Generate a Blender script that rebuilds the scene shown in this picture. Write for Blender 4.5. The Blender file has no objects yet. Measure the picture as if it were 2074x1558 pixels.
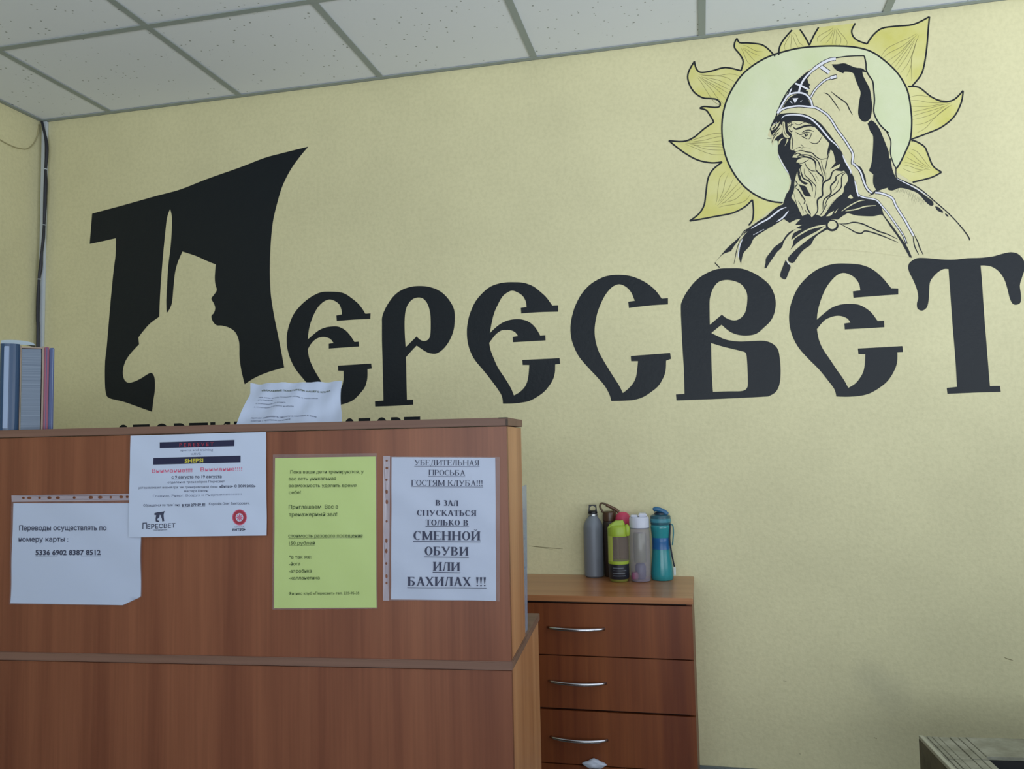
import bpy, bmesh, math, random
from mathutils import Vector, Matrix
from mathutils.geometry import tessellate_polygon
random.seed(7)
sc = bpy.context.scene
C = sc.collection

# ------------------------------------------------------------------ camera
IW, IH = 2074, 1558
FPX = 1658.65
YAW, PITCH, ROLL = 0.2260, 0.0699, -0.0210
CAM = Vector((2.6971, -2.8786, 1.17))          # floor is z = 0, back wall y = 0, left wall x = 0
CZ = CAM.z
CEIL = CZ + 1.404
def cam_axes():
    cy, sy, cp, sp, cr, sr = math.cos(YAW), math.sin(YAW), math.cos(PITCH), math.sin(PITCH), math.cos(ROLL), math.sin(ROLL)
    f = Vector((-sy*cp, cy*cp, sp)); r = Vector((cy, sy, 0)); u = r.cross(f)
    return cr*r + sr*u, -sr*r + cr*u, f
AX, AY, AZ = cam_axes()
cd = bpy.data.cameras.new('camera'); cam = bpy.data.objects.new('camera', cd); C.objects.link(cam)
cd.sensor_fit = 'HORIZONTAL'; cd.sensor_width = 36; cd.lens = FPX/IW*36; cd.clip_start = .05
cam.matrix_world = Matrix(((AX.x, AY.x, -AZ.x, CAM.x), (AX.y, AY.y, -AZ.y, CAM.y), (AX.z, AY.z, -AZ.z, CAM.z), (0, 0, 0, 1)))
sc.camera = cam

# ------------------------------------------------------------------ world, lights, exposure
w = bpy.data.worlds.new('world'); sc.world = w; w.use_nodes = True
w.node_tree.nodes['Background'].inputs[0].default_value = (0.78, 0.93, 1.0, 1)
w.node_tree.nodes['Background'].inputs[1].default_value = 0.13
def area(name, loc, target, sx, sy, power, col, spread=180):
    l = bpy.data.lights.new(name, 'AREA'); l.shape = 'RECTANGLE'; l.size = sx; l.size_y = sy; l.energy = power; l.color = col; l.spread = math.radians(spread)
    o = bpy.data.objects.new(name, l); C.objects.link(o); o.location = loc
    o.rotation_euler = (Vector(target)-Vector(loc)).to_track_quat('-Z', 'Y').to_euler()
area('window_daylight', (5.3, -2.5, 1.25), (4.3, -2.0, 2.55), 2.4, 1.3, 62, (0.90, 0.95, 1.0), 140)
area('rear_window_daylight', (3.0, -4.9, 1.2), (2.6, -3.0, 2.55), 3.2, 1.4, 62, (0.86, 0.94, 1.0), 140)
sc.view_settings.view_transform = 'Standard'; sc.view_settings.look = 'None'
sc.view_settings.exposure = 0.0; sc.view_settings.gamma = 1.0; sc.view_settings.use_curve_mapping = False

# ------------------------------------------------------------------ materials
def srgb(r, g, b):
    def f(c):
        c /= 255
        return c/12.92 if c <= .04045 else ((c+.055)/1.055)**2.4
    return (f(r), f(g), f(b), 1)
def newmat(name, col, rough=.6, spec=.5, metal=0):
    m = bpy.data.materials.new(name); m.use_nodes = True
    b = m.node_tree.nodes['Principled BSDF']
    b.inputs['Base Color'].default_value = col; b.inputs['Roughness'].default_value = rough
    b.inputs['Specular IOR Level'].default_value = spec; b.inputs['Metallic'].default_value = metal
    return m, m.node_tree, b
def nd(nt, t, **k):
    n = nt.nodes.new(t)
    for a, v in k.items(): setattr(n, a, v)
    return n
def mapped(nt, scale, coord='Object'):
    mp = nd(nt, 'ShaderNodeMapping'); mp.inputs['Scale'].default_value = scale
    if coord == 'World':
        g = nd(nt, 'ShaderNodeNewGeometry'); nt.links.new(g.outputs['Position'], mp.inputs[0])
    else:
        t = nd(nt, 'ShaderNodeTexCoord'); nt.links.new(t.outputs[coord], mp.inputs[0])
    return mp
def noise(nt, vec, scale=1., detail=4, rough=.5):
    n = nd(nt, 'ShaderNodeTexNoise'); n.inputs['Scale'].default_value = scale; n.inputs['Detail'].default_value = detail
    n.inputs['Roughness'].default_value = rough; nt.links.new(vec.outputs[0], n.inputs['Vector']); return n
def ramp(nt, fac, stops):
    r = nd(nt, 'ShaderNodeValToRGB'); e = r.color_ramp.elements
    while len(e) < len(stops): e.new(.5)
    for i, (p, c) in enumerate(stops): e[i].position = p; e[i].color = c
    nt.links.new(fac, r.inputs[0]); return r
def mix(nt, a, b, fac, mode='MIX'):
    m = nd(nt, 'ShaderNodeMix', data_type='RGBA', blend_type=mode)
    for s, v in ((m.inputs[6], a), (m.inputs[7], b), (m.inputs[0], fac)):
        if hasattr(v, 'is_linked') or hasattr(v, 'links'): nt.links.new(v, s)
        else: s.default_value = v
    return m.outputs[2]
def bump(nt, h, b, strength=.3, dist=.002):
    n = nd(nt, 'ShaderNodeBump'); n.inputs['Strength'].default_value = strength; n.inputs['Distance'].default_value = dist
    nt.links.new(h, n.inputs['Height']); nt.links.new(n.outputs[0], b.inputs['Normal'])
def stucco(nt, b, strength=.35, dist=.0022):
    v = mapped(nt, (1, 1, 1), 'World')
    n1 = noise(nt, v, 95, 3, .55); n2 = noise(nt, v, 30, 2, .5)
    a = nd(nt, 'ShaderNodeMath', operation='ADD'); nt.links.new(n1.outputs[0], a.inputs[0]); nt.links.new(n2.outputs[0], a.inputs[1])
    bump(nt, a.outputs[0], b, strength, dist)
def wallmat(name, col, smudges=()):
    m, nt, b = newmat(name, col, .62, .35)
    v = mapped(nt, (1, 1, 1), 'World')
    n = noise(nt, v, 2.2, 3, .6)
    c1 = tuple(x*.955 for x in col[:3])+(1,); c2 = tuple(min(1, x*1.04) for x in col[:3])+(1,)
    out = ramp(nt, n.outputs[0], [(.35, c1), (.65, c2)]).outputs[0]
    fine = noise(nt, v, 70, 2, .6)
    fr = ramp(nt, fine.outputs[0], [(.3, (.91, .91, .89, 1)), (.6, (1, 1, 1, 1))])
    out = mix(nt, out, fr.outputs[0], .8, 'MULTIPLY')
    for (c, r, amt) in smudges:            # grubby marks on the paint
        s = nd(nt, 'ShaderNodeVectorMath', operation='DISTANCE'); s.inputs[1].default_value = c
        nn = noise(nt, v, 14, 3, .6)
        g = nd(nt, 'ShaderNodeNewGeometry'); mxv = nd(nt, 'ShaderNodeVectorMath', operation='ADD')
        sub = nd(nt, 'ShaderNodeVectorMath', operation='SCALE'); sub.inputs['Scale'].default_value = r*.7
        nt.links.new(nn.outputs['Color'], sub.inputs[0]); nt.links.new(g.outputs['Position'], mxv.inputs[0]); nt.links.new(sub.outputs[0], mxv.inputs[1])
        nt.links.new(mxv.outputs[0], s.inputs[0])
        mr = nd(nt, 'ShaderNodeMapRange'); mr.inputs['From Min'].default_value = 0; mr.inputs['From Max'].default_value = r*1.3
        mr.inputs['To Min'].default_value = amt; mr.inputs['To Max'].default_value = 0; nt.links.new(s.outputs['Value'], mr.inputs['Value'])
        out = mix(nt, out, (.16, .17, .16, 1), mr.outputs[0])
    nt.links.new(out, b.inputs['Base Color']); stucco(nt, b); return m
WALLC = srgb(218, 212, 171)
def wood(name, vertical=True, dark=(88, 46, 27), light=(132, 79, 50), rough=.42):
    m, nt, b = newmat(name, srgb(*dark), rough, .45)
    v1 = mapped(nt, (9, 9, .35) if vertical else (.35, 9, 9)); n1 = noise(nt, v1, 1.6, 5, .6)
    v2 = mapped(nt, (150, 150, 3) if vertical else (3, 150, 150)); n2 = noise(nt, v2, 1, 3, .6)
    r1 = ramp(nt, n1.outputs[0], [(.36, srgb(*dark)), (.5, srgb(*[(a*.45+c*.55) for a, c in zip(dark, light)])), (.66, srgb(*light))])
    r2 = ramp(nt, n2.outputs[0], [(.35, (.80, .78, .76, 1)), (.62, (1, 1, 1, 1))])
    nt.links.new(mix(nt, r1.outputs[0], r2.outputs[0], .6, 'MULTIPLY'), b.inputs['Base Color'])
    return m
M = {}
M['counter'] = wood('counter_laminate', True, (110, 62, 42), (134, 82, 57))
M['counter_side_lit'] = wood('lit_side_laminate', True, (160, 106, 68), (188, 136, 94))  # end panels: light from the right put in as a paler laminate
M['edge'] = wood('edge_banding', False, (104, 76, 64), (126, 94, 80), .55)
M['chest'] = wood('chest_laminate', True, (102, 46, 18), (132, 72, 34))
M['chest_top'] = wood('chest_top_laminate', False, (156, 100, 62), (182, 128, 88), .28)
M['black'], nt, b = newmat('black_wall_paint', srgb(10, 20, 29), .5, .35); stucco(nt, b, .3)
M['ink'], nt, b = newmat('black_brush_line', srgb(22, 28, 36), .5, .35); stucco(nt, b, .3)
M['grey_ink'], nt, b = newmat('faint_brush_line', srgb(135, 130, 84), .6, .3); stucco(nt, b, .3)
M['white_paint'], nt, b = newmat('white_brush_line', srgb(226, 226, 236), .55, .4); stucco(nt, b, .3)
M['sun'], nt, b = newmat('yellow_wall_paint', srgb(214, 208, 118), .6, .35)
v = mapped(nt, (1, 1, 1), 'World'); n = noise(nt, v, 9, 3)
nt.links.new(ramp(nt, n.outputs[0], [(.3, srgb(208, 202, 112)), (.7, srgb(222, 217, 158))]).outputs[0], b.inputs['Base Color']); stucco(nt, b)
M['halo'], nt, b = newmat('pale_halo_paint', srgb(216, 222, 184), .6, .35)
v = mapped(nt, (1, 1, 1), 'World'); n = noise(nt, v, 6, 3)
nt.links.new(ramp(nt, n.outputs[0], [(.3, srgb(208, 216, 172)), (.7, srgb(220, 224, 192))]).outputs[0], b.inputs['Base Color']); stucco(nt, b)
M['sheet_white'], nt, b = newmat('white_paper', srgb(182, 193, 216), .6, .3)
M['sheet_green'], nt, b = newmat('lime_paper', srgb(186, 208, 118), .6, .3)
M['print'], _, _ = newmat('black_print', srgb(58, 62, 84), .6, .3)
M['print_green'], _, _ = newmat('print_on_lime', srgb(66, 84, 48), .6, .3)
M['print_grey'], _, _ = newmat('grey_print', srgb(104, 112, 136), .6, .3)
M['print_red'], _, _ = newmat('red_print', srgb(190, 90, 122), .6, .3)
M['print_darkred'], _, _ = newmat('dark_red_print', srgb(150, 50, 66), .6, .3)
M['bar'], _, _ = newmat('navy_bar_print', srgb(34, 36, 66), .6, .3)
M['print_yellow'], _, _ = newmat('yellow_print', srgb(190, 180, 70), .6, .3)
M['print_beige'], _, _ = newmat('beige_print', srgb(200, 180, 168), .6, .3)
def plastic(name, col, alpha, rough=.25):
    m, nt, b = newmat(name, col, rough, .5); b.inputs['Alpha'].default_value = alpha; return m
M['sleeve'] = plastic('clear_sleeve', srgb(176, 170, 186), .45)
M['sleeve_strip'] = plastic('milky_sleeve_strip', srgb(176, 168, 180), .72)
M['rack'] = plastic('clear_blue_plastic', srgb(150, 165, 190), .62)
M['tile'], nt, b = newmat('mineral_ceiling_tile', srgb(230, 235, 244), .85, .2)
v = mapped(nt, (1, 1, 1), 'World'); vo = nd(nt, 'ShaderNodeTexVoronoi'); vo.inputs['Scale'].default_value = 42
nt.links.new(v.outputs[0], vo.inputs['Vector'])
sp = nd(nt, 'ShaderNodeSeparateColor'); nt.links.new(vo.outputs['Color'], sp.inputs[0])
thr = nd(nt, 'ShaderNodeMath', operation='MULTIPLY'); thr.inputs[1].default_value = .17; nt.links.new(sp.outputs[0], thr.inputs[0])
lt = nd(nt, 'ShaderNodeMath', operation='LESS_THAN'); nt.links.new(vo.outputs['Distance'], lt.inputs[0]); nt.links.new(thr.outputs[0], lt.inputs[1])
nt.links.new(mix(nt, srgb(230, 235, 244), srgb(158, 164, 165), lt.outputs[0]), b.inputs['Base Color'])
M['rail'], _, _ = newmat('ceiling_rail_paint', srgb(150, 160, 160), .5, .4)
M['floor'], nt, b = newmat('grey_lino', srgb(120, 120, 118), .5)
v = mapped(nt, (1, 1, 1), 'World'); n = noise(nt, v, 6, 4)
nt.links.new(ramp(nt, n.outputs[0], [(.3, srgb(118, 118, 116)), (.7, srgb(146, 144, 140))]).outputs[0], b.inputs['Base Color'])
M['skirt'], _, _ = newmat('grey_skirting', srgb(112, 120, 120), .5)
M['white_plastic'], _, _ = newmat('white_trunking', srgb(196, 204, 214), .4)
M['cable'], _, _ = newmat('black_cable', srgb(34, 36, 48), .5)
M['wire'], _, _ = newmat('beige_wire', srgb(170, 162, 124), .5)
M['chrome'], _, _ = newmat('brushed_chrome', srgb(200, 200, 206), .22, .5, 1)
M['gap'], _, _ = newmat('dark_carcass', srgb(34, 18, 12), .7)

# ------------------------------------------------------------------ helpers
def obj(name, me, mat=None, parent=None, kind=None, label=None):
    if mat is not None and not me.materials: me.materials.append(mat)
    o = bpy.data.objects.new(name, me); C.objects.link(o)
    if parent: o.parent = parent
    if kind: o['kind'] = kind
    if label: o['label'] = label
    return o
def thing(name, label, cat, loc=(0, 0, 0), rz=0, group=None):
    o = bpy.data.objects.new(name, None); C.objects.link(o); o.empty_display_size = .05
    o.location = loc; o.rotation_euler = (0, 0, rz); o['label'] = label; o['category'] = cat
    if group: o['group'] = group
    return o
def mesh(name, vs, fs, smooth=False):
    me = bpy.data.meshes.new(name); me.from_pydata([tuple(v) for v in vs], [], fs); me.update()
    if smooth:
        for p in me.polygons: p.use_smooth = True
    return me
def boxmesh(name, lo, hi, bev=.0, seg=2):
    bm = bmesh.new(); bmesh.ops.create_cube(bm, size=1)
    for v in bm.verts:
        v.co = Vector([(lo[i]+hi[i])/2 + v.co[i]*(hi[i]-lo[i]) for i in range(3)])
    if bev: bmesh.ops.bevel(bm, geom=bm.edges[:], offset=bev, segments=seg, affect='EDGES', clamp_overlap=True)
    me = bpy.data.meshes.new(name); bm.to_mesh(me); bm.free(); return me
def ray(px, py):
    return AX*((px-IW/2)/FPX) - AY*((py-IH/2)/FPX) + AZ
def hit(px, py, P, n):
    d = ray(px, py); t = n.dot(P-CAM)/n.dot(d); return CAM + d*t
def wall_pt(px, py, off=0): return hit(px, py, Vector((0, -off, 0)), Vector((0, 1, 0)))
def left_pt(px, py, off=0): return hit(px, py, Vector((off, 0, 0)), Vector((1, 0, 0)))
def z_pt(px, py, z): return hit(px, py, Vector((0, 0, z)), Vector((0, 0, 1)))
def depth_of(p): return (p-CAM).dot(AZ)
def crm(pts, n=5):
    """open Catmull-Rom through pts"""
    if len(pts) < 3: return list(pts)
    out = []
    P = [pts[0]] + list(pts) + [pts[-1]]
    for i in range(1, len(P)-2):
        a, b_, c, d = P[i-1], P[i], P[i+1], P[i+2]
        for k in range(n):
            t = k/n
            out.append(tuple(.5*((2*b_[j]) + (-a[j]+c[j])*t + (2*a[j]-5*b_[j]+4*c[j]-d[j])*t*t + (-a[j]+3*b_[j]-3*c[j]+d[j])*t**3) for j in range(len(b_))))
    out.append(tuple(pts[-1])); return out
def closed(pts, n=4):
    """closed outline: third value 1 marks a corner, the rest is smoothed"""
    k0 = next((i for i, p in enumerate(pts) if len(p) > 2), None)
    if k0 is None:
        q = [p[:2] for p in pts]; N = len(q); res = []
        for i in range(N):
            a, b_, c, d = q[i-1], q[i], q[(i+1) % N], q[(i+2) % N]
            for k in range(n):
                t = k/n
                res.append(tuple(.5*((2*b_[j]) + (-a[j]+c[j])*t + (2*a[j]-5*b_[j]+4*c[j]-d[j])*t*t + (-a[j]+3*b_[j]-3*c[j]+d[j])*t**3) for j in (0, 1)))
        return res
    p = pts[k0:] + pts[:k0] + [pts[k0]]; res = []; run = [p[0][:2]]
    for q in p[1:]:
        run.append(q[:2])
        if len(q) > 2:
            res += crm(run, n)[:-1]; run = [q[:2]]
    return res
def fill(loops):
    """triangles of 2D loops (outer, holes...)"""
    L = [[Vector((x, y, 0)) for x, y in lp] for lp in loops]
    vs = [v for lp in L for v in lp]
    return [(v.x, v.y) for v in vs], [tuple(t) for t in tessellate_polygon(L)]
def ribbon(pts, wd, taper=False, n=4):
    q = crm([p[:2] for p in pts], n) if len(pts) > 2 else [p[:2] for p in pts]
    L = []; R_ = []
    N = len(q)
    for i, p in enumerate(q):
        a = q[max(0, i-1)]; b_ = q[min(N-1, i+1)]
        dx, dy = b_[0]-a[0], b_[1]-a[1]; l = math.hypot(dx, dy) or 1
        h = wd/2
        if taper: h *= .35 + .65*min(1, 4*min(i, N-1-i)/max(1, N-1))
        L.append((p[0]-dy/l*h, p[1]+dx/l*h)); R_.append((p[0]+dy/l*h, p[1]-dx/l*h))
    vs = L+R_; fs = [(i, i+1, N+i+1, N+i) for i in range(N-1)]
    return vs, fs
class Paint:
    """flat paint layer gathered in a crop frame of the photograph's tracing and laid on a plane"""
    def __init__(s, frame, project): s.f = frame; s.p = project; s.v = []; s.fc = []; s.n = 0
    def frame(s, f): s.f = f; return s
    def add(s, vs, fs):
        o = len(s.v); ox, oy, k = s.f
        s.n += 1; lift = Vector((0, -1e-6*min(s.n, 200), 0))      # overlapping strokes never share a plane
        s.v += [s.p(ox+x*k, oy+y*k)+lift for x, y in vs]; s.fc += [tuple(i+o for i in f) for f in fs]
    def poly(s, outer, *holes, n=4): s.add(*fill([closed(outer, n)] + [closed(h, n) for h in holes])); return s
    def raw(s, outer): s.add(*fill([outer])); return s
    def line(s, pts, wd, taper=True): s.add(*ribbon(pts, wd, taper)); return s
    def build(s, name, mat, parent, label=None, kind=None):
        return obj(name, mesh(name, s.v, s.fc), mat, parent, kind, label)
def tube(name, pts, r, seg=8, smooth=True):
    """pts: list of (Vector, optional radius)"""
    vs = []; fs = []; N = len(pts)
    up = Vector((0, 0, 1))
    for i, p in enumerate(pts):
        rr = r[i] if isinstance(r, (list, tuple)) else r
        t = (pts[min(N-1, i+1)]-pts[max(0, i-1)]).normalized()
        a = t.orthogonal().normalized() if i == 0 else (a_prev - t*a_prev.dot(t)).normalized()
        a_prev = a; b_ = t.cross(a)
        for k in range(seg):
            an = 2*math.pi*k/seg; vs.append(p + (a*math.cos(an)+b_*math.sin(an))*rr)
    for i in range(N-1):
        for k in range(seg):
            fs.append((i*seg+k, i*seg+(k+1) % seg, (i+1)*seg+(k+1) % seg, (i+1)*seg+k))
    fs.append(tuple(range(seg-1, -1, -1))); fs.append(tuple((N-1)*seg+k for k in range(seg)))
    return mesh(name, vs, fs, smooth)
def lathe(name, prof, seg=32, center=(0, 0, 0), smooth=True, crease=None, sx=1, sy=1):
    vs = []; fs = []; cx, cy, cz = center
    for (r, z) in prof:
        for k in range(seg):
            a = 2*math.pi*k/seg; vs.append((cx+r*sx*math.cos(a), cy+r*sy*math.sin(a), cz+z))
    for i in range(len(prof)-1):
        for k in range(seg): fs.append((i*seg+k, i*seg+(k+1) % seg, (i+1)*seg+(k+1) % seg, (i+1)*seg+k))
    fs.append(tuple(range(seg-1, -1, -1))); fs.append(tuple((len(prof)-1)*seg+k for k in range(seg)))
    me = mesh(name, vs, fs, smooth)
    if smooth:
        try: me.set_sharp_from_angle(angle=math.radians(40))
        except Exception: pass
    return me

# ------------------------------------------------------------------ room shell
smudge1 = wall_pt(1752, 1378); smudge2 = wall_pt(1800, 1412); smudge3 = wall_pt(1780, 1440)
M['wall'] = wallmat('yellow_stucco_wall', WALLC, [((smudge1.x+.03, 0, smudge1.z+.03), .055, .20), ((smudge2.x+.03, 0, smudge2.z+.03), .06, .22), ((smudge3.x+.06, 0, smudge3.z), .16, .07)])
M['robe'] = M['wall']
XR = 6.2; YF = -6.4
wall_back = obj('wall_back', boxmesh('wall_back', (-.1, 0, 0), (XR, .1, CEIL+.12)), M['wall'], None, 'structure')
wall_left = obj('wall_left', boxmesh('wall_left', (-.1, YF, 0), (0, 0, CEIL+.12)), M['wall'], None, 'structure')
floor = obj('floor', boxmesh('floor', (-.1, YF, -.1), (XR, .1, 0)), M['floor'], None, 'structure')
obj('baseboard_back', boxmesh('baseboard_back', (0.0, -.014, 0), (XR, 0, .082), .003), M['skirt'], None, 'structure')
obj('baseboard_left', boxmesh('baseboard_left', (0, YF, 0), (.014, -.014, .082), .003), M['skirt'], None, 'structure')
# suspended ceiling: slab, rails, tiles
ceiling = obj('ceiling', boxmesh('ceiling', (0, YF, CEIL+.12), (XR, 0, CEIL+.2)), M['tile'], None, 'structure')
X1 = .3479
xs = [0] + [X1+.6*k for k in range(9)]; xs.append(XR)
ys = [0] + [-.5795-.6*k for k in range(9)]; ys.append(YF)
TH = .012
tcache = {}
for i in range(len(xs)-1):
    for j in range(len(ys)-1):
        w_, d_ = xs[i+1]-xs[i]-.010, ys[j]-ys[j+1]-.010
        key = (round(w_, 4), round(d_, 4))
        if key not in tcache: tcache[key] = boxmesh('ceiling_tile', (0, -d_, 0), (w_, 0, .014)); tcache[key].materials.append(M['tile'])
        o = obj('ceiling_tile', tcache[key], None, ceiling)
        o.location = (xs[i]+.005, ys[j]-.005, CEIL+.0025)
def rail(lo, hi, web):
    bm = bmesh.new()
    for a, b_ in ((lo, hi), web):
        r = bmesh.ops.create_cube(bm, size=1)
        for v_ in r['verts']: v_.co = Vector([(a[i]+b_[i])/2+v_.co[i]*(b_[i]-a[i]) for i in range(3)])
    me = bpy.data.meshes.new('ceiling_rail'); bm.to_mesh(me); bm.free(); return me
for x in xs[1:-1]:
    obj('ceiling_rail', rail((x-TH, YF, CEIL-.001), (x+TH, 0, CEIL+.001), ((x-.0015, YF, CEIL+.001), (x+.0015, 0, CEIL+.04))), M['rail'], ceiling)
for y in ys[1:-1]:
    obj('ceiling_rail', rail((0, y-TH, CEIL-.0014), (XR, y+TH, CEIL+.0008), ((0, y-.0015, CEIL+.001), (XR, y+.0015, CEIL+.038))), M['rail'], ceiling)
obj('trim_1', rail((0.002, -.022, CEIL-.0016), (XR, -.0005, CEIL+.0006), ((0.002, -.002, CEIL-.0016), (XR, -.0002, CEIL+.022))), M['rail'], None, 'structure')
obj('trim_2', rail((0.0005, YF, CEIL-.0018), (.022, -.023, CEIL+.0004), ((.0002, YF, CEIL-.0018), (.002, -.023, CEIL+.022))), M['rail'], None, 'structure')

# ------------------------------------------------------------------ lettering painted on the wall
def pw(off): return lambda x, y: wall_pt(x, y, off)
F2 = (150, 270, 500/1298); F3 = (560, 530, 400/1888); F4 = (920, 530, 460/2074); F5 = (1340, 500, 520/2074); F6 = (1780, 480, 294/1309)
def letter(frame, outer, *holes, label):
    Paint(frame, pw(.0003)).poly(outer, *holes).build('painted_letter', M['black'], wall_back, label)
letter(F2, [(95,422,1),(260,378),(430,330),(560,295),(700,240),(870,180),(1000,130),(1100,103),(1232,70,1),(1190,120),(1140,190),(1095,280),(1065,380),(1045,470),(1035,570),(1030,680),(1030,760),(1035,850),(1050,950),(1072,1060),(1090,1150),(1105,1232,1),(1040,1250),(985,1270),(940,1292),(897,1320,1),(880,1250),(870,1180),(868,1100),(850,1050),(820,1025),(780,1012),(750,1010),(730,990),(722,962),(735,945),(742,920),(735,895),(722,870),(735,850),(750,825),(742,790),(740,750),(745,690,1),(700,672),(640,645),(570,622,1),(545,680),(530,740),(522,820),(515,890),(502,925),(487,946,1),(485,880),(490,780),(495,700),(507,600),(513,520),(514,440),(505,398,1),(490,440),(482,500),(470,620),(460,740),(452,860),(448,965,1),(400,1000),(360,1045),(338,1075,1),(342,1110,1),(300,1155),(270,1200),(257,1250),(262,1290),(280,1310),(310,1308),(350,1290),(385,1268),(405,1260),(418,1272),(425,1300),(425,1350),(418,1400),(410,1465,1),(340,1440),(260,1412),(185,1393),(167,1365),(162,1300),(163,1200),(172,1120),(182,1000),(195,850),(208,720),(218,640),(220,552,1),(150,568),(82,582,1)],
       label='giant black letter П with a pale cut-out of a helmeted warrior holding a spear')
E_ = 'black painted letter Е of the wall lettering, '
letter(F3, [(900,495,1),(898,548,1),(740,555),(576,568,1),(572,515,1),(625,505,1),(620,460),(600,410),(560,378),(510,362),(460,378),(410,420),(370,480),(335,560),(312,640),(298,745,1),(350,700),(400,660),(460,632),(530,620),(590,622),(650,650),(700,700),(745,768,1),(786,765,1),(790,812,1),(640,822),(500,832,1),(500,785,1),(545,778,1),(520,745),(480,725),(430,722),(380,740),(335,780),(298,840,1),(310,910),(330,970),(370,1050),(430,1150),(480,1230),(530,1325,1),(580,1270),(620,1210),(640,1130),(640,1045,1),(590,1043,1),(588,995,1),(905,975,1),(912,1022,1),(870,1028,1),(868,1120),(845,1200),(800,1260),(740,1320),(680,1350),(600,1372),(520,1384),(435,1388,1),(400,1310),(350,1240),(280,1150),(190,1040),(140,950),(110,860),(98,780),(100,700),(120,610),(160,510),(220,430),(290,365),(360,320),(430,292),(500,287),(600,292),(660,310),(720,350),(780,400),(820,450),(850,498,1)],
       label=E_+'the first after the giant П')
letter(F3, [(1008,600),(1010,530),(1035,460),(1080,380),(1140,310),(1210,265),(1290,240),(1370,233),(1450,240),(1530,265),(1600,310),(1660,380),(1695,450),(1705,520),(1700,620),(1680,700),(1640,780),(1590,840),(1540,875),(1500,882),(1450,872),(1400,845),(1340,803,1),(1290,855),(1237,915,1),(1240,1000),(1243,1150),(1247,1322,1),(1306,1320,1),(1308,1368,1),(1120,1380),(943,1386,1),(941,1335,1),(1022,1328,1),(1018,1150),(1012,900),(1008,750)],
       [(1235,818,1),(1340,715,1),(1370,745),(1410,760),(1450,745),(1470,700),(1474,600),(1470,500),(1450,420),(1420,370),(1380,345),(1320,350),(1270,390),(1240,450),(1226,540),(1226,680)], label='black painted letter Р of the wall lettering')
letter(F4, [(950,398,1),(950,458,1),(780,462),(612,474,1),(608,422,1),(660,416,1),(655,370),(630,320),(590,288),(535,266),(490,280),(440,320),(400,390),(365,470),(342,560),(326,652,1),(380,600),(440,558),(510,532),(590,525),(660,540),(710,570),(750,615),(785,675,1),(832,672,1),(834,720,1),(536,737,1),(534,688,1),(582,680,1),(560,650),(525,630),(480,624),(430,630),(375,670),(320,742,1),(330,800),(355,870),(400,970),(460,1060),(515,1150),(545,1222,1),(600,1190),(650,1135),(675,1060),(685,945,1),(625,945,1),(622,898,1),(962,882,1),(968,935,1),(922,940,1),(920,1010),(905,1070),(870,1130),(820,1190),(750,1240),(680,1275),(600,1290),(530,1297),(445,1298,1),(435,1230),(400,1170),(350,1100),(280,1010),(200,915),(155,840),(125,750),(115,650),(122,560),(145,470),(190,370),(250,295),(320,235),(390,205),(470,190),(560,188),(640,195),(720,225),(780,270),(840,325),(895,400,1)],
       label=E_+'between the Р and the С')
letter(F4, [(1952,333,1),(1952,390,1),(1770,402),(1595,424,1),(1588,366,1),(1648,358,1),(1620,290),(1580,240),(1530,212),(1490,210),(1440,235),(1390,290),(1350,360),(1310,460),(1288,560),(1282,640),(1290,720),(1315,810),(1350,880),(1400,965),(1460,1060),(1505,1130),(1540,1200,1),(1590,1160),(1640,1100),(1665,1030),(1678,910,1),(1615,910,1),(1612,862,1),(1972,835,1),(1980,888,1),(1935,905,1),(1930,1000),(1905,1070),(1860,1140),(1800,1190),(1730,1235),(1650,1262),(1560,1270),(1435,1273,1),(1415,1210),(1370,1130),(1300,1050),(1220,965),(1140,870),(1090,770),(1065,680),(1062,580),(1080,480),(1115,380),(1170,285),(1240,210),(1320,160),(1400,130),(1500,120),(1600,130),(1690,160),(1770,205),(1840,265),(1895,338,1)],
       label='black painted letter С of the wall lettering')
letter(F5, [(155,500),(165,440),(200,370),(270,280),(350,220),(450,180),(560,173),(650,177),(740,210),(820,260),(880,320),(915,400),(922,470),(910,540),(880,600),(830,650),(770,700),(700,717),(620,712),(550,685),(485,630,1),(440,665),(402,697,1),(450,720),(520,750),(620,765),(720,762),(830,760),(900,785),(940,830),(955,900),(962,1000),(955,1100),(925,1170),(870,1205),(820,1212),(500,1228),(120,1242,1),(116,1193,1),(185,1188,1),(180,1000),(165,750)],
       [(390,630,1),(487,548,1),(530,580),(590,595),(640,575),(675,530),(690,460),(690,380),(660,320),(610,285),(530,268),(460,285),(415,340),(390,420),(388,520)],
       [(400,778,1),(500,808),(640,842),(680,860),(690,920),(697,1080),(690,1140),(650,1165),(540,1168),(415,1172,1),(405,1000)], label='black painted letter В of the wall lettering')
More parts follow.
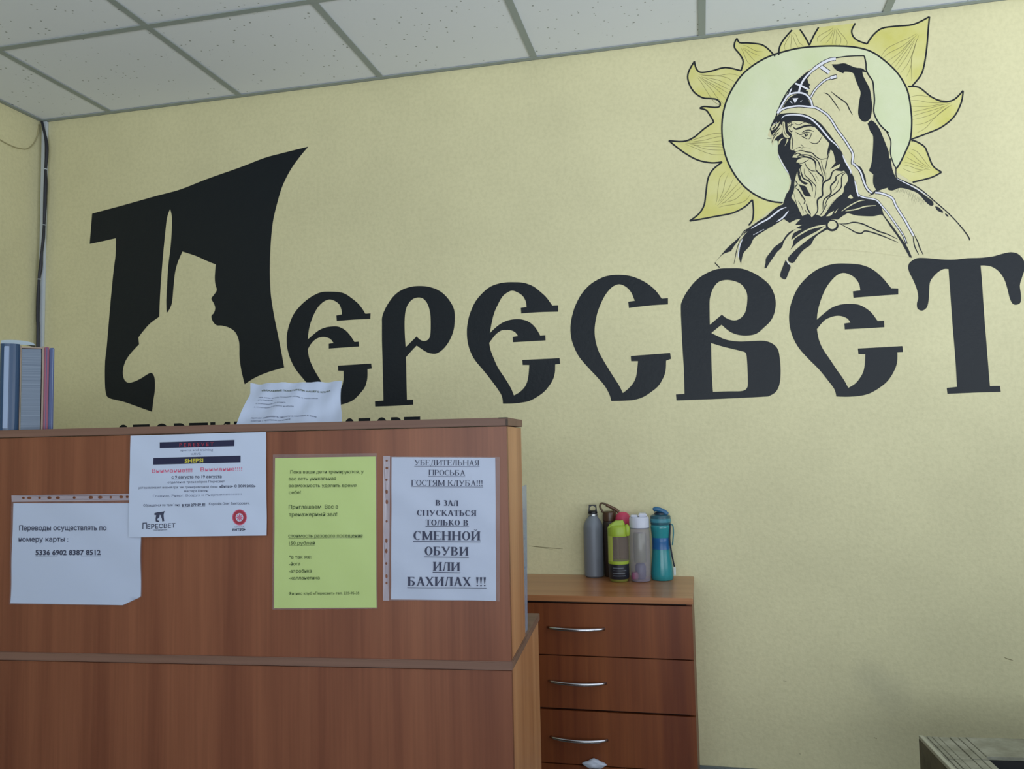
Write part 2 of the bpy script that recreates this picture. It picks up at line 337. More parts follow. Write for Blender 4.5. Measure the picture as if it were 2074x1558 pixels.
letter(F5, [(1912,337,1),(1912,385,1),(1720,398),(1550,412,1),(1545,360,1),(1605,352,1),(1595,300),(1560,250),(1510,220),(1460,212),(1410,235),(1350,300),(1310,370),(1280,450),(1260,530),(1255,588,1),(1310,540),(1370,495),(1440,468),(1520,460),(1600,470),(1670,510),(1710,550),(1745,600,1),(1798,597,1),(1800,650,1),(1480,668,1),(1476,620,1),(1525,612,1),(1500,580),(1450,560),(1400,560),(1340,580),(1300,610),(1255,665,1),(1268,740),(1300,820),(1360,910),(1420,1000),(1470,1070),(1508,1140,1),(1570,1100),(1620,1030),(1640,960),(1645,868,1),(1590,868,1),(1585,822,1),(1945,802,1),(1950,850,1),(1905,852,1),(1903,930),(1880,1000),(1830,1080),(1760,1140),(1680,1185),(1600,1205),(1500,1212),(1412,1210,1),(1395,1150),(1340,1075),(1270,990),(1190,910),(1110,820),(1060,730),(1035,640),(1030,550),(1045,460),(1090,350),(1150,270),(1230,200),(1310,160),(1400,137),(1500,135),(1610,145),(1700,180),(1780,245),(1855,335,1)],
       label=E_+'the last, beneath the monk')
letter(F6, [(265,270),(280,230),(340,193),(420,190),(560,202),(680,204),(800,192),(920,188),(1030,175),(1120,150),(1190,138),(1250,150),(1295,190),(1312,230),(1312,300),(1290,370),(1272,440),(1282,520),(1278,590),(1240,612),(1205,600),(1180,550),(1160,470),(1130,380),(1080,310),(1020,270),(960,258),(918,258,1),(932,430),(950,700),(970,950),(990,1200),(1002,1345,1),(1092,1343,1),(1100,1398,1),(860,1405),(618,1416,1),(612,1362,1),(704,1352,1),(690,1100),(665,800),(645,520),(628,290,1),(580,292),(520,330),(465,400),(455,480),(448,580),(430,640),(390,665),(350,648),(343,600),(355,550),(345,480),(310,390),(275,320)],
       label='black painted letter Т of the wall lettering, partly outside the frame')

# Cyrillic text from the built-in font, as flat meshes in a unit frame
def text_mesh(s, bold=0.0):
    cu = bpy.data.curves.new('t', 'FONT'); cu.body = s; cu.size = 1; cu.resolution_u = 2; cu.offset = bold
    o = bpy.data.objects.new('t', cu); C.objects.link(o)
    bpy.context.view_layer.update()
    me = bpy.data.meshes.new_from_object(o.evaluated_get(bpy.context.evaluated_depsgraph_get()))
    bpy.data.objects.remove(o); bpy.data.curves.remove(cu)
    vs = [(v_.co.x, v_.co.y) for v_ in me.vertices]; fs = [tuple(p.vertices) for p in me.polygons]
    bpy.data.meshes.remove(me); return vs, fs
_cap = max(y for x, y in text_mesh('Н')[0])
def put_text(P, s, xl, xr, yl, yr, h, bold=0.0, under=False, uw=.08):
    """text between xl..xr (frame units), baseline yl..yr, cap height h, into Paint P"""
    vs, fs = text_mesh(s, bold)
    x0 = min(v_[0] for v_ in vs); x1 = max(v_[0] for v_ in vs)
    out = []
    for x, y in vs:
        t = (x-x0)/(x1-x0); out.append((xl+(xr-xl)*t, yl+(yr-yl)*t - y/_cap*h))
    P.add(out, fs)
    if under:
        d = h*.17
        P.add([(xl, yl+d), (xr, yr+d), (xr, yr+d+h*uw), (xl, yl+d+h*uw)], [(0, 1, 2, 3)])
# small lettering line whose top shows above the counter
for ch, a, b_ in [('С', 236, 262), ('П', 269, 303), ('О', 311, 344), ('Р', 352, 377), ('Т', 383, 421), ('И', 426, 466), ('В', 474, 500)]:
    P = Paint((0, 0, 1), pw(.0003)); yb = 911.5-.03*(a-240); put_text(P, ch, a, b_, yb, yb-.9, 48, .035)
    P.build('painted_letter', M['black'], wall_back)
for ch, a, b_ in [('С', 696, 719), ('П', 726, 750), ('О', 760, 786), ('Р', 792, 814), ('Т', 818, 851)]:
    P = Paint((0, 0, 1), pw(.0003)); yb = 895.5-.03*(a-700); put_text(P, ch, a, b_, yb, yb-.9, 45, .035)
    P.build('painted_letter', M['black'], wall_back)

# ------------------------------------------------------------------ the painted monk and sun
A = (1340, 20, 640/1781); B = (1540, 100, 260/1761); Cc = (1540, 230, 200/1416); D = (1430, 380, 270/2074); Ee = (1660, 330, 320/2074)
def T(fr, pts): return [((fr[0]+p[0]*fr[2]-A[0])/A[2], (fr[1]+p[1]*fr[2]-A[1])/A[2]) + tuple(p[2:]) for p in pts]
rayL = [(490,1215,1),(512,1185),(518,1130),(512,1070,1),(470,1110),(400,1145),(300,1165),(220,1180),(158,1190,1),(210,1150),(240,1100),(250,1030),(262,950),(290,900),(342,857,1),(280,862),(200,845),(120,800),(40,737,1),(120,742),(180,720),(240,670),(295,632,1),(270,590),(250,565),(215,555,1),(240,545),(300,550),(325,545),(330,525),(310,505),(280,500),(230,495),(180,460),(150,400),(152,350),(185,290,1),(195,330),(220,352),(280,345),(360,325),(448,343,1),(460,290),(440,250),(412,215),(412,185),(425,160,1),(440,185),(490,187),(560,195),(600,220),(640,262,1)]
rayT = [(660,255,1),(665,210),(690,165),(735,113,1)]
rayV = [(780,110,1),(810,155),(833,200,1),(855,150),(885,98,1)]
rayR1 = [(1092,75,1),(1072,115),(1080,150),(1110,175),(1158,192,1),(1190,145),(1240,105),(1320,92),(1420,82),(1510,38,1),(1503,110),(1495,210),(1480,310),(1460,370),(1410,432,1)]
rayR2 = [(1390,432,1),(1450,437),(1520,490),(1590,518),(1650,505),(1700,455,1),(1690,520),(1650,600),(1580,660),(1500,695),(1402,732,1)]
rayR3 = [(1408,738,1),(1430,740),(1480,770),(1500,810),(1530,880),(1578,915,1),(1520,945),(1415,972,1)]
portrait = Paint(A, pw(.0008)).poly([(600,700),(640,600,1),(700,490),(760,400),(830,335),(940,280),(1010,265),(1145,258,1),(1155,345),(1190,400),(1197,600),(1240,665),(1292,720),(1290,820),(1315,880),(1328,945),(1400,975),(1480,1020),(1560,1090),(1640,1165),(1735,1300,1),(1400,1395,1),(900,1350),(320,1440,1),(302,1425,1),(400,1310),(500,1225),(600,1140),(690,1080),(722,960),(690,880),(655,810),(655,740),(615,720)]).build(
    'mural_portrait', M['robe'], wall_back, 'painted line portrait of a bearded hooded monk in front of a sun')
sunrays = Paint(A, pw(.0003)).poly(rayL + [(700,250,1),(660,255,1)] + rayT[1:] + rayV + rayR1 + rayR2 + rayR3 + [(1300,900,1),(1000,600,1),(700,1080,1),(600,1150,1)]).build('sun_rays', M['sun'], portrait, 'pale yellow flame-shaped sun rays')
haloL = [(700,1088),(620,1080),(540,1050),(460,990),(400,910),(360,820),(342,720),(342,620),(360,530),(395,450),(450,370),(520,310),(600,265),(680,238),(780,215),(900,205),(1000,204),(1100,212),(1180,235),(1250,280),(1320,345),(1365,410),(1390,470),(1405,560),(1410,640),(1402,730),(1375,800),(1340,870),(1322,895)]
Paint(A, pw(.0006)).poly([haloL[0]+(1,)]+haloL[1:-1]+[haloL[-1]+(1,), (1000,900,1)]).build('halo', M['halo'], portrait, 'pale green-white round halo')
ink = Paint(A, pw(.0007))
for L in (rayL, rayT, rayV, rayR1, rayR2, rayR3):
    run = []
    for p in L:
        run.append(p)
        if len(p) > 2 and len(run) > 1: ink.line(run, 9, False); run = [p]
ink.line(haloL, 9.5, False)
ink.build('sun_outline', M['ink'], portrait)
fl = Paint(A, pw(.00045))
random.seed(3)
def rayl(tip, b0, b1, n=5):
    """faint contour lines that bend round one flame from foot to tip"""
    mid = ((b0[0]+b1[0])/2, (b0[1]+b1[1])/2)
    for k in range(n):
        t = (k+.5)/n; u = abs(t-.5)*2
        s = (b0[0]+(b1[0]-b0[0])*t, b0[1]+(b1[1]-b0[1])*t)
        dx, dy = tip[0]-mid[0], tip[1]-mid[1]; l = math.hypot(dx, dy); nx, ny = -dy/l, dx/l
        side = ((s[0]-mid[0])*nx+(s[1]-mid[1])*ny)
        pts = []
        for q in (0, .25, .5, .75, .93):
            f = (1-q)**.7*(1+.25*math.sin(q*5+k))
            pts.append((mid[0]+dx*q*(.97-.25*(k%3)/3)+nx*side*f, mid[1]+dy*q*(.97-.25*(k%3)/3)+ny*side*f))
        fl.line(pts, 2.4)
rayl((300,1120), (350,900), (520,1050), 7); rayl((110,750), (345,690), (365,830), 7); rayl((185,360), (350,560), (430,370), 8)
rayl((440,200), (480,310), (600,240), 4); rayl((730,120), (680,230), (820,205), 4); rayl((980,90), (860,195), (1060,195), 7)
rayl((1460,120), (1240,240), (1380,420), 9); rayl((1660,520), (1405,480), (1410,700), 8); rayl((1530,905), (1400,770), (1350,920), 6)
fl.build('ray_strokes', M['grey_ink'], portrait)

blk = Paint(A, pw(.0011))
# hood ridge, back of hood and shoulder masses
blk.frame(B).poly([(980,205,1),(1060,203),(1150,190),(1230,220),(1310,250),(1400,262),(1470,320,1),(1400,305,1),(1410,360),(1450,440),(1500,540),(1520,650),(1535,780),(1522,900),(1500,960),(1440,995),(1380,970),(1345,900),(1343,820),(1358,700),(1375,590),(1340,500),(1305,410),(1270,325),(1160,305),(1140,330,1),(1050,290),(1000,240)])
blk.poly([(1470,1020,1),(1500,985),(1530,975),(1580,1010,1),(1640,1100),(1690,1220),(1761,1400,1),(1768,1500,1),(1535,1500,1),(1541,1420),(1548,1200),(1510,1130)])
blk.frame(Ee).poly([(693,-60,1),(672,40),(645,100,1),(705,150,1),(702,270),(740,350,1),(640,435,1),(700,415),(760,375),(830,345),(900,325,1),(900,352),(960,362),(1050,330),(1150,345),(1290,400),(1380,500),(1450,560),(1495,552),(1480,500),(1400,440),(1280,350),(1180,275),(1040,225),(985,160),(950,60),(935,-60,1)])
blk.poly([(1515,570,1),(1560,580),(1600,615),(1625,645),(1600,652),(1540,620)]).poly([(1645,660,1),(1680,680),(1692,708,1),(1660,695)])
random.seed(5)
for k in range(26):
    x = 1000+k*15+random.uniform(-6, 6); y = 350+max(0, k-8)*9.5; l = random.uniform(40, 100) if k > 7 else random.uniform(30, 60)
    blk.line([(x, y-14), (x-l*.3, y+l*.8)], 5)
blk.poly([(480,25,1),(540,55),(585,140),(610,230),(612,310),(690,382,1),(640,392,1),(590,325),(560,240),(520,130)])
# hood interior, neck and collar
blk.frame(A).poly(T(B, [(200,940,1),(260,890),(400,872),(560,880),(640,900),(720,940),(820,1010),(900,1100),(1000,1230),(1090,1360),(1150,1480)]) + T(Cc, [(1230,690),(1290,810),(1345,930),(1375,1060),(1400,1180)]) + T(Ee, [(485,385),(530,445),(620,470),(720,485),(765,510),(800,550),(825,620),(850,690),(950,820),(1050,960),(1150,1100),(1215,1245,1),(1180,1240,1),(1120,1130),(1030,980),(930,840),(862,735),(810,680),(720,700),(600,700),(480,690),(390,665,1),(370,658,1),(300,700),(240,745,1),(160,740,1)]) + T(D, [(1900,560,1),(1870,575,1),(1750,590),(1620,630),(1500,690),(1400,760),(1325,815,1),(1350,735),(1380,700),(1490,645,1),(1395,633,1),(1500,578,1),(1385,582,1),(1420,540),(1470,490,1),(1400,500),(1300,550,1),(1210,490,1),(1100,560),(900,680),(750,785),(690,900),(590,1010),(560,1100),(545,1185,1),(515,1100),(515,980),(530,880),(560,790),(650,680,1),(560,750,1),(650,640),(760,560),(830,510),(930,450),(1040,350),(1120,295),(1195,262,1),(1215,200),(1250,100)]) + T(Cc, [(410,1100),(440,980),(400,850),(320,700),(255,560),(250,400),(190,390,1),(160,300),(145,240),(170,150)]))
# folds below the clasp
blk.frame(D).poly([(1400,645,1),(1300,690),(1230,765),(1180,840),(1070,920),(990,1020),(935,1100),(925,1180),(908,1252,1),(940,1252,1),(990,1170),(1060,1070),(1110,1000),(1180,930),(1210,850),(1260,770),(1330,700)])
blk.poly([(1850,595,1),(1750,622),(1620,655),(1500,720),(1400,780),(1360,830),(1350,890),(1310,972,1),(1400,880),(1500,800),(1620,735),(1740,670)])
blk.poly([(1865,620,1),(1750,700),(1600,800),(1450,920),(1340,1020),(1275,1100),(1290,1150),(1340,1175),(1380,1150),(1440,1060),(1520,970),(1630,890),(1680,800),(1750,730),(1890,650,1)])
blk.poly([(1240,1125,1),(1200,1220),(1160,1330),(1160,1390),(1220,1430),(1250,1410),(1290,1310),(1315,1240),(1300,1200),(1265,1165)])
blk.poly([(545,745,1),(440,840),(330,940),(260,1020),(135,1175,1),(200,1100),(270,1035),(390,990,1),(430,920),(500,830)])
blk.line([(650,640), (590,685), (545,755)], 16).line([(140,1170), (210,1245)], 14, False).line([(545,790), (510,870), (480,960), (455,1080), (435,1190)], 12)
# cap markings
blk.frame(B).poly([(650,300,1),(560,375),(480,450),(420,520),(370,610),(330,690),(450,612,1),(560,592),(650,620,1),(655,575,1),(625,560),(680,545,1),(670,510),(685,485,1),(660,460),(645,400,1),(680,350)])
blk.line([(1425,88), (1300,90), (1180,97), (1060,113), (950,133), (850,178), (740,258), (620,340), (500,440), (400,545), (330,650), (270,770), (215,920), (160,1030), (135,1110)], 16, False)
blk.line([(1425,88), (1448,190), (1455,290), (1500,375), (1542,440), (1556,560), (1566,700), (1556,850), (1595,960), (1660,1055), (1761,1150)], 20, False)
blk.frame(A).line(T(B, [(1720,1110),(1761,1150)]) + [(1270,690), (1292,740), (1290,810), (1308,870), (1320,893), (1326,945), (1380,972), (1450,1005), (1540,1080), (1620,1150), (1690,1225), (1730,1280), (1736,1300)], 6.5, False)
blk.frame(B).line([(865,595), (930,620), (1010,720), (1095,845)], 13).line([(970,580), (1070,660), (1180,740), (1220,820), (1265,900)], 16)
# clasp tails
blk.frame(Ee).line([(250,800), (350,800), (450,780), (560,800), (650,840), (780,900), (900,940), (1020,1000)], 18).line([(270,800), (380,860), (480,915), (550,925), (590,895), (680,910), (800,950), (900,990), (1030,1045)], 18)
# dark edging of the trims
trim_o = [(235,880), (300,822), (400,792), (530,776), (690,790), (760,800), (850,850), (930,910), (1000,1010), (1060,1110), (1150,1230), (1220,1340), (1270,1440), (1262,1558)]
trim_o2 = T(B, trim_o) + [(1085,870), (1120,910), (1140,970), (1160,1010), (1185,1032)]
blk.frame(A).line(trim_o2, 17, False)
arc = [(235,870), (300,760), (375,640), (460,600), (560,597), (640,632), (690,700), (715,790)]
horn = [(690,660), (740,570), (800,500), (880,430), (960,392), (1045,365)]
stemw = [(745,262), (660,340), (600,410), (560,480), (540,540), (525,600)]
branch = [(735,270), (850,190), (960,140), (1035,130)]
tbar = [(830,235), (945,318)]
blk.frame(B).line(arc, 42, False).line(horn, 36, False).line([(960,392), (1050,370)], 60, False).line(branch, 54, False).line(tbar, 66, False).line(stemw, 40, False)
blk.poly([(300,822,1),(340,740),(400,665),(480,622),(560,612),(630,650),(672,720),(692,792,1),(540,775),(400,792)])
sh = [(730,390), (820,402), (950,460), (1000,560), (1060,660), (1120,750), (1180,860), (1235,960)]
blk.frame(Ee).line(sh, 38, False).line([(1225,950), (1240,1060), (1262,1130), (1302,1205)], 15).line([(1240,945), (1290,1040), (1312,1110), (1362,1208)], 15)
in3 = [(462,235), (485,370), (520,428), (600,458), (700,475), (760,500), (820,570), (900,665), (1010,820), (1100,955), (1142,1065)]
blk.line(in3, 30, False)
blk.add([(165+85*math.cos(a*.3927), 822+78*math.sin(a*.3927)) for a in range(16)], [tuple(range(16))])
blk.build('ink_shapes', M['ink'], portrait, 'black ink areas of the robe, hood and folds')

skin = Paint(Cc, pw(.0014))
skin.poly([(385,145,1),(470,112),(560,112),(660,130),(750,172),(830,245),(900,325),(990,430,1),(965,520),(955,640,1),(985,560),(1010,520,1),(1045,560),(1078,700,1),(1000,800,1),(1140,722,1),(1128,775),(1060,810),(1170,830,1),(1200,820,1),(1245,880),(1255,960),(1195,1060,1),(1185,1140),(1090,1220),(1000,1330),(920,1450),(870,1478,1),(800,1450),(740,1495,1),(690,1440),(600,1472,1),(560,1400),(530,1330),(480,1250),(445,1200),(475,1130),(490,1050),(488,1000),(510,900),(530,830,1),(570,870),(560,800,1),(600,740,1),(515,700,1),(540,660),(600,640,1),(455,630,1),(480,590),(510,560),(500,535,1),(420,520,1),(430,400),(450,300),(405,250)])
skin.poly([(320,120,1),(350,125),(355,200),(372,280),(425,335),(385,350),(335,322),(315,220)]).poly([(380,362,1),(402,380),(345,472,1),(372,410)]).poly([(342,350,1),(300,380),(262,452,1),(262,400),(300,360)])
skin.poly([(292,150,1),(232,240),(170,310),(160,400),(182,462,1),(200,390),(235,335),(305,280),(312,190)]).poly([(200,150,1),(250,140),(280,110,1),(240,190),(165,240),(160,190)])
# small cream slivers in the collar
skin.frame(Ee).line([(290,635), (400,560), (520,500), (592,490)], 14).line([(340,632), (480,610), (600,572), (742,560)], 16)
skin.poly([(402,412,1),(440,458),(410,470),(370,458,1)]).poly([(190,628,1),(150,690),(85,702,1),(130,660)]).poly([(245,598,1),(205,665,1),(192,655,1)])
skin.add([(165+58*math.cos(a*.3927), 815+55*math.sin(a*.3927)) for a in range(16)], [tuple(range(16))])
skin.build('face', M['robe'], portrait, 'cream face, hair and beard areas')
fine = Paint(Cc, pw(.0017))
for pts, wd in [([(470,190),(510,222),(580,200),(640,180),(720,172),(765,190)],22),([(480,130),(550,162),(640,122),(705,152)],7),([(505,265),(560,300),(605,302)],9),([(590,282),(640,247),(700,237),(768,260)],11),([(600,290),(660,265),(735,285)],9),([(737,285),(715,340),(695,370)],9),([(585,320),(630,345),(675,367)],10),([(660,268),(672,310),(640,332)],12),([(620,290),(650,300),(640,330)],14),
    ([(705,400),(750,427),(810,427),(850,390),(888,320)],9),([(470,320),(460,400),(466,490),(445,497)],10),([(432,400),(425,510),(460,530),(500,520)],8),([(508,505),(560,485),(600,495),(612,470),(580,445)],9),([(620,485),(720,498)],9),([(410,220),(442,262),(462,242)],12),
    ([(505,552),(580,530),(660,550),(740,565),(800,620),(870,657),(955,640)],12),([(515,642),(600,622),(680,627),(760,662),(792,720),(795,805)],19),([(555,592),(620,590),(700,600),(780,640),(840,702),(872,792)],11),([(475,600),(540,570),(600,602)],11),([(520,620),(580,600),(640,612)],10),([(515,702),(600,712),(695,660)],9),
    ([(636,695),(670,772),(730,817),(795,827)],10),([(793,800),(830,850),(900,922),(880,1005)],16),([(568,760),(590,860),(620,930),(700,972),(740,1040),(748,1120)],16),([(628,790),(640,880),(700,940),(760,1000),(797,1060),(780,1215)],10),([(690,815),(760,900),(805,1000)],9),([(788,870),(838,962)],9),
    ([(1135,790),(1040,830),(1000,930),(910,990),(888,1080),(888,1180),(820,1240),(820,1400),(740,1492)],20),([(1200,840),(1090,900),(1080,960),(1010,1040),(1010,1150),(910,1240),(898,1380)],17),([(1240,835),(1170,900),(1160,1050),(1080,1140),(970,1220),(918,1350)],15),([(1000,540),(960,660),(940,760),(918,860)],10),([(870,670),(900,800),(930,905)],7),([(942,850),(940,960)],9),([(830,700),(870,800),(900,900)],7),
    ([(540,1080),(600,1180),(640,1250),(620,1302)],14),([(660,1290),(680,1370),(725,1450)],16),([(640,1380),(690,1465)],18),([(478,1140),(520,1300),(560,1400),(600,1472)],7),([(1062,740),(1005,795)],16),([(500,960),(530,1010),(490,1060)],12),([(500,1060),(560,1120),(600,1210)],8),([(540,1250),(590,1330),(620,1420)],6),([(1120,950),(1100,1030),(1040,1110)],6),([(960,1290),(900,1400),(850,1470)],10),([(1060,1240),(960,1370)],7),([(400,150),(450,130),(430,200)],10),([(395,200),(420,170),(480,150)],8),
    ([(180,330),(230,260),(290,200)],12),([(165,420),(200,330),(270,270)],9),([(100,355),(160,362)],14),([(230,150),(200,200),(170,220)],14),([(330,130),(335,220),(360,300),(400,335)],6),([(355,120),(375,150),(380,220),(410,290)],22)]:
    fine.line(pts, wd*1.22)
fine.poly([(545,1010,1),(600,1030),(650,1045),(685,1110),(732,1192,1),(640,1180),(600,1110)]).poly([(530,830,1),(575,890),(600,960),(680,1000),(640,1020),(575,975),(545,920)])
fine.build('face_strokes', M['ink'], portrait, 'fine black strokes of eyes, moustache and beard')
wh = Paint(A, pw(.0020))
wh.line(trim_o2, 9, False)
wh.frame(B).line(arc, 24, False).line(horn, 18, False).line([(965,392), (1040,370)], 36, False).line(branch, 36, False).line(tbar, 46, False).line(stemw, 26, False)
wh.line([(480,468), (570,505), (660,550)], 24, False).line([(432,530), (405,590), (392,645)], 16).line([(1040,130), (975,190)], 10)
wh.line([(290,945), (350,905), (500,897), (620,920), (700,960), (800,1050), (900,1170), (960,1240), (1040,1310), (1085,1375)], 22)
wh.poly([(440,672,1),(520,668,1),(475,742,1)]).poly([(400,712,1),(432,722),(438,748,1)]).poly([(578,695,1),(562,718),(542,722,1)])
wh.frame(Cc).line([(1178,590), (1220,690), (1290,810), (1300,862)], 20).line([(1352,962), (1382,1080), (1405,1195)], 20).line([(255,585), (300,690), (360,790), (410,870)], 14).line([(425,915), (440,970)], 10).line([(180,155), (240,125)], 14)
wh.frame(Ee).line(sh, 22, False).line(in3, 17).line([(1015,205), (1100,250), (1200,300), (1330,375), (1440,450)], 12)
wh.frame(D).line([(1250,305), (1150,345), (1050,422), (960,490), (850,550), (700,638)], 24).line([(1282,362), (1200,462), (1100,530)], 22).line([(900,650), (735,738)], 20).line([(572,795), (530,890), (508,1000), (500,1090)], 16).line([(1255,1140), (1290,1190), (1325,1190)], 14)
wh.build('white_strokes', M['white_paint'], portrait, 'white painted trim of hood and cloak')

# scuffs on the lower wall
sc_ = Paint((0, 0, 1), pw(.0003)); sc_.line([(2034,1332), (2041,1335), (2052,1338)], 1.6); sc_.line([(1770,1494), (1776,1497)], 3.0); sc_.line([(1586,1379), (1593,1381)], 1.6); sc_.line([(1618,1527), (1622,1528)], 2.4)
sc_.line([(1072,1106), (1090,1108), (1112,1110), (1140,1112)], 1.4); sc_.line([(1095,1110), (1120,1113)], 1.2)
sc_.build('scuff_marks', newmat('scuff_grime', srgb(132, 126, 92), .7, .2)[0], wall_back, 'small dark scuffs and a faint rub line', 'stuff')

# ------------------------------------------------------------------ reception counter
TH_ = .0777; FC = Vector((2.3253, -1.3175, 0)); UX = Vector((math.cos(TH_), math.sin(TH_), 0)); UY = Vector((-math.sin(TH_), math.cos(TH_), 0))
ZT = CZ+.0478; ZL = CZ-.4203; LEN = 2.29; BT = .0158
def cpt(px, py, y=0):
    return hit(px, py, FC+UY*y, UY)
def cloc(px, py, y=0):
    p = cpt(px, py, y)-FC; return Vector((p.dot(UX), y, p.z))
def local_root(name, label, cat, x, y, z, group=None):
    p = FC+UX*x+UY*y; return thing(name, label, cat, (p.x, p.y, z), TH_, group)
counter = local_root('reception_counter', 'long brown wood-laminate reception counter with a raised hutch and notices taped on its front', 'counter', 0, 0, 0)
def part(name, lo, hi, mat, parent, bev=.0, label=None): return obj(name, boxmesh(name, lo, hi, bev), mat, parent, None, label)
part('front_panel', (-LEN, 0, ZL), (0, .016, ZT-BT-.0015), M['counter'], counter, .0006)
part('end_panel', (-.016, .0162, ZL), (-.0002, .206, ZT-BT-.0015), M['counter_side_lit'], counter, .0006)
part('top_board', (-LEN, -.0025, ZT-BT), (.0025, .210, ZT), M['edge'], counter, .0012, 'greyish worn edge of the top board')
part('back_shelf', (-LEN, .017, ZL+.22), (-.017, .200, ZL+.236), M['counter'], counter, .0006)
part('ledge_board', (-LEN, -.003, ZL-.0165), (.003, .442, ZL), M['edge'], counter, .0015, 'greyish edged desk board')
part('lower_front_panel', (-LEN, 0, 0), (0, .016, ZL-.018), M['counter'], counter, .0006)
part('lower_end_panel', (-.016, .0162, 0), (-.0002, .436, ZL-.018), M['counter_side_lit'], counter, .0006)
part('desk_back_panel', (-LEN, .40, .25), (-.017, .416, ZL-.018), M['counter'], counter, .0006)

part('worn_patch', (-.016, -.0031, ZT-.0028), (.0029, .006, ZT+.0003), newmat('dark_worn_chip', srgb(58, 46, 38), .7)[0], counter, .0008, 'dark chipped corner of the top board')
part('worn_patch', (-.0015, -.0031, ZT-.0155), (.0029, .001, ZT-.0029), newmat('dark_worn_joint', srgb(66, 52, 44), .7)[0], counter, .0006)

# clear plastic letter rack on the desk board behind the hutch
zr0 = ZL; zr1 = cloc(1060, 985, .25).z
rack = local_root('letter_rack', 'translucent bluish plastic letter rack standing on the desk board behind the counter end', 'letter rack', -.16, .212, ZL)
hh = zr1-zr0
def rackside(x):
    vs = [(x+a, y, z) for a in (0, .003) for y, z in ((0, 0.0005), (.052, 0.0005), (.088, hh), (0, hh))]
    return mesh('side_panel', vs, [(0, 3, 2, 1), (4, 5, 6, 7), (0, 1, 5, 4), (1, 2, 6, 5), (2, 3, 7, 6), (3, 0, 4, 7)])
obj('side_panel', rackside(.154), M['rack'], rack); obj('side_panel', rackside(-.157), M['rack'], rack)
for k in range(5):
    z = hh*(k+.12)/5; obj('shelf', boxmesh('shelf', (-.154, .001, z), (.154, .05+.03*k/5, z+.0025)), M['rack'], rack)
obj('back_panel', boxmesh('back_panel', (-.154, 0, 0.001), (.154, .002, hh)), M['rack'], rack)

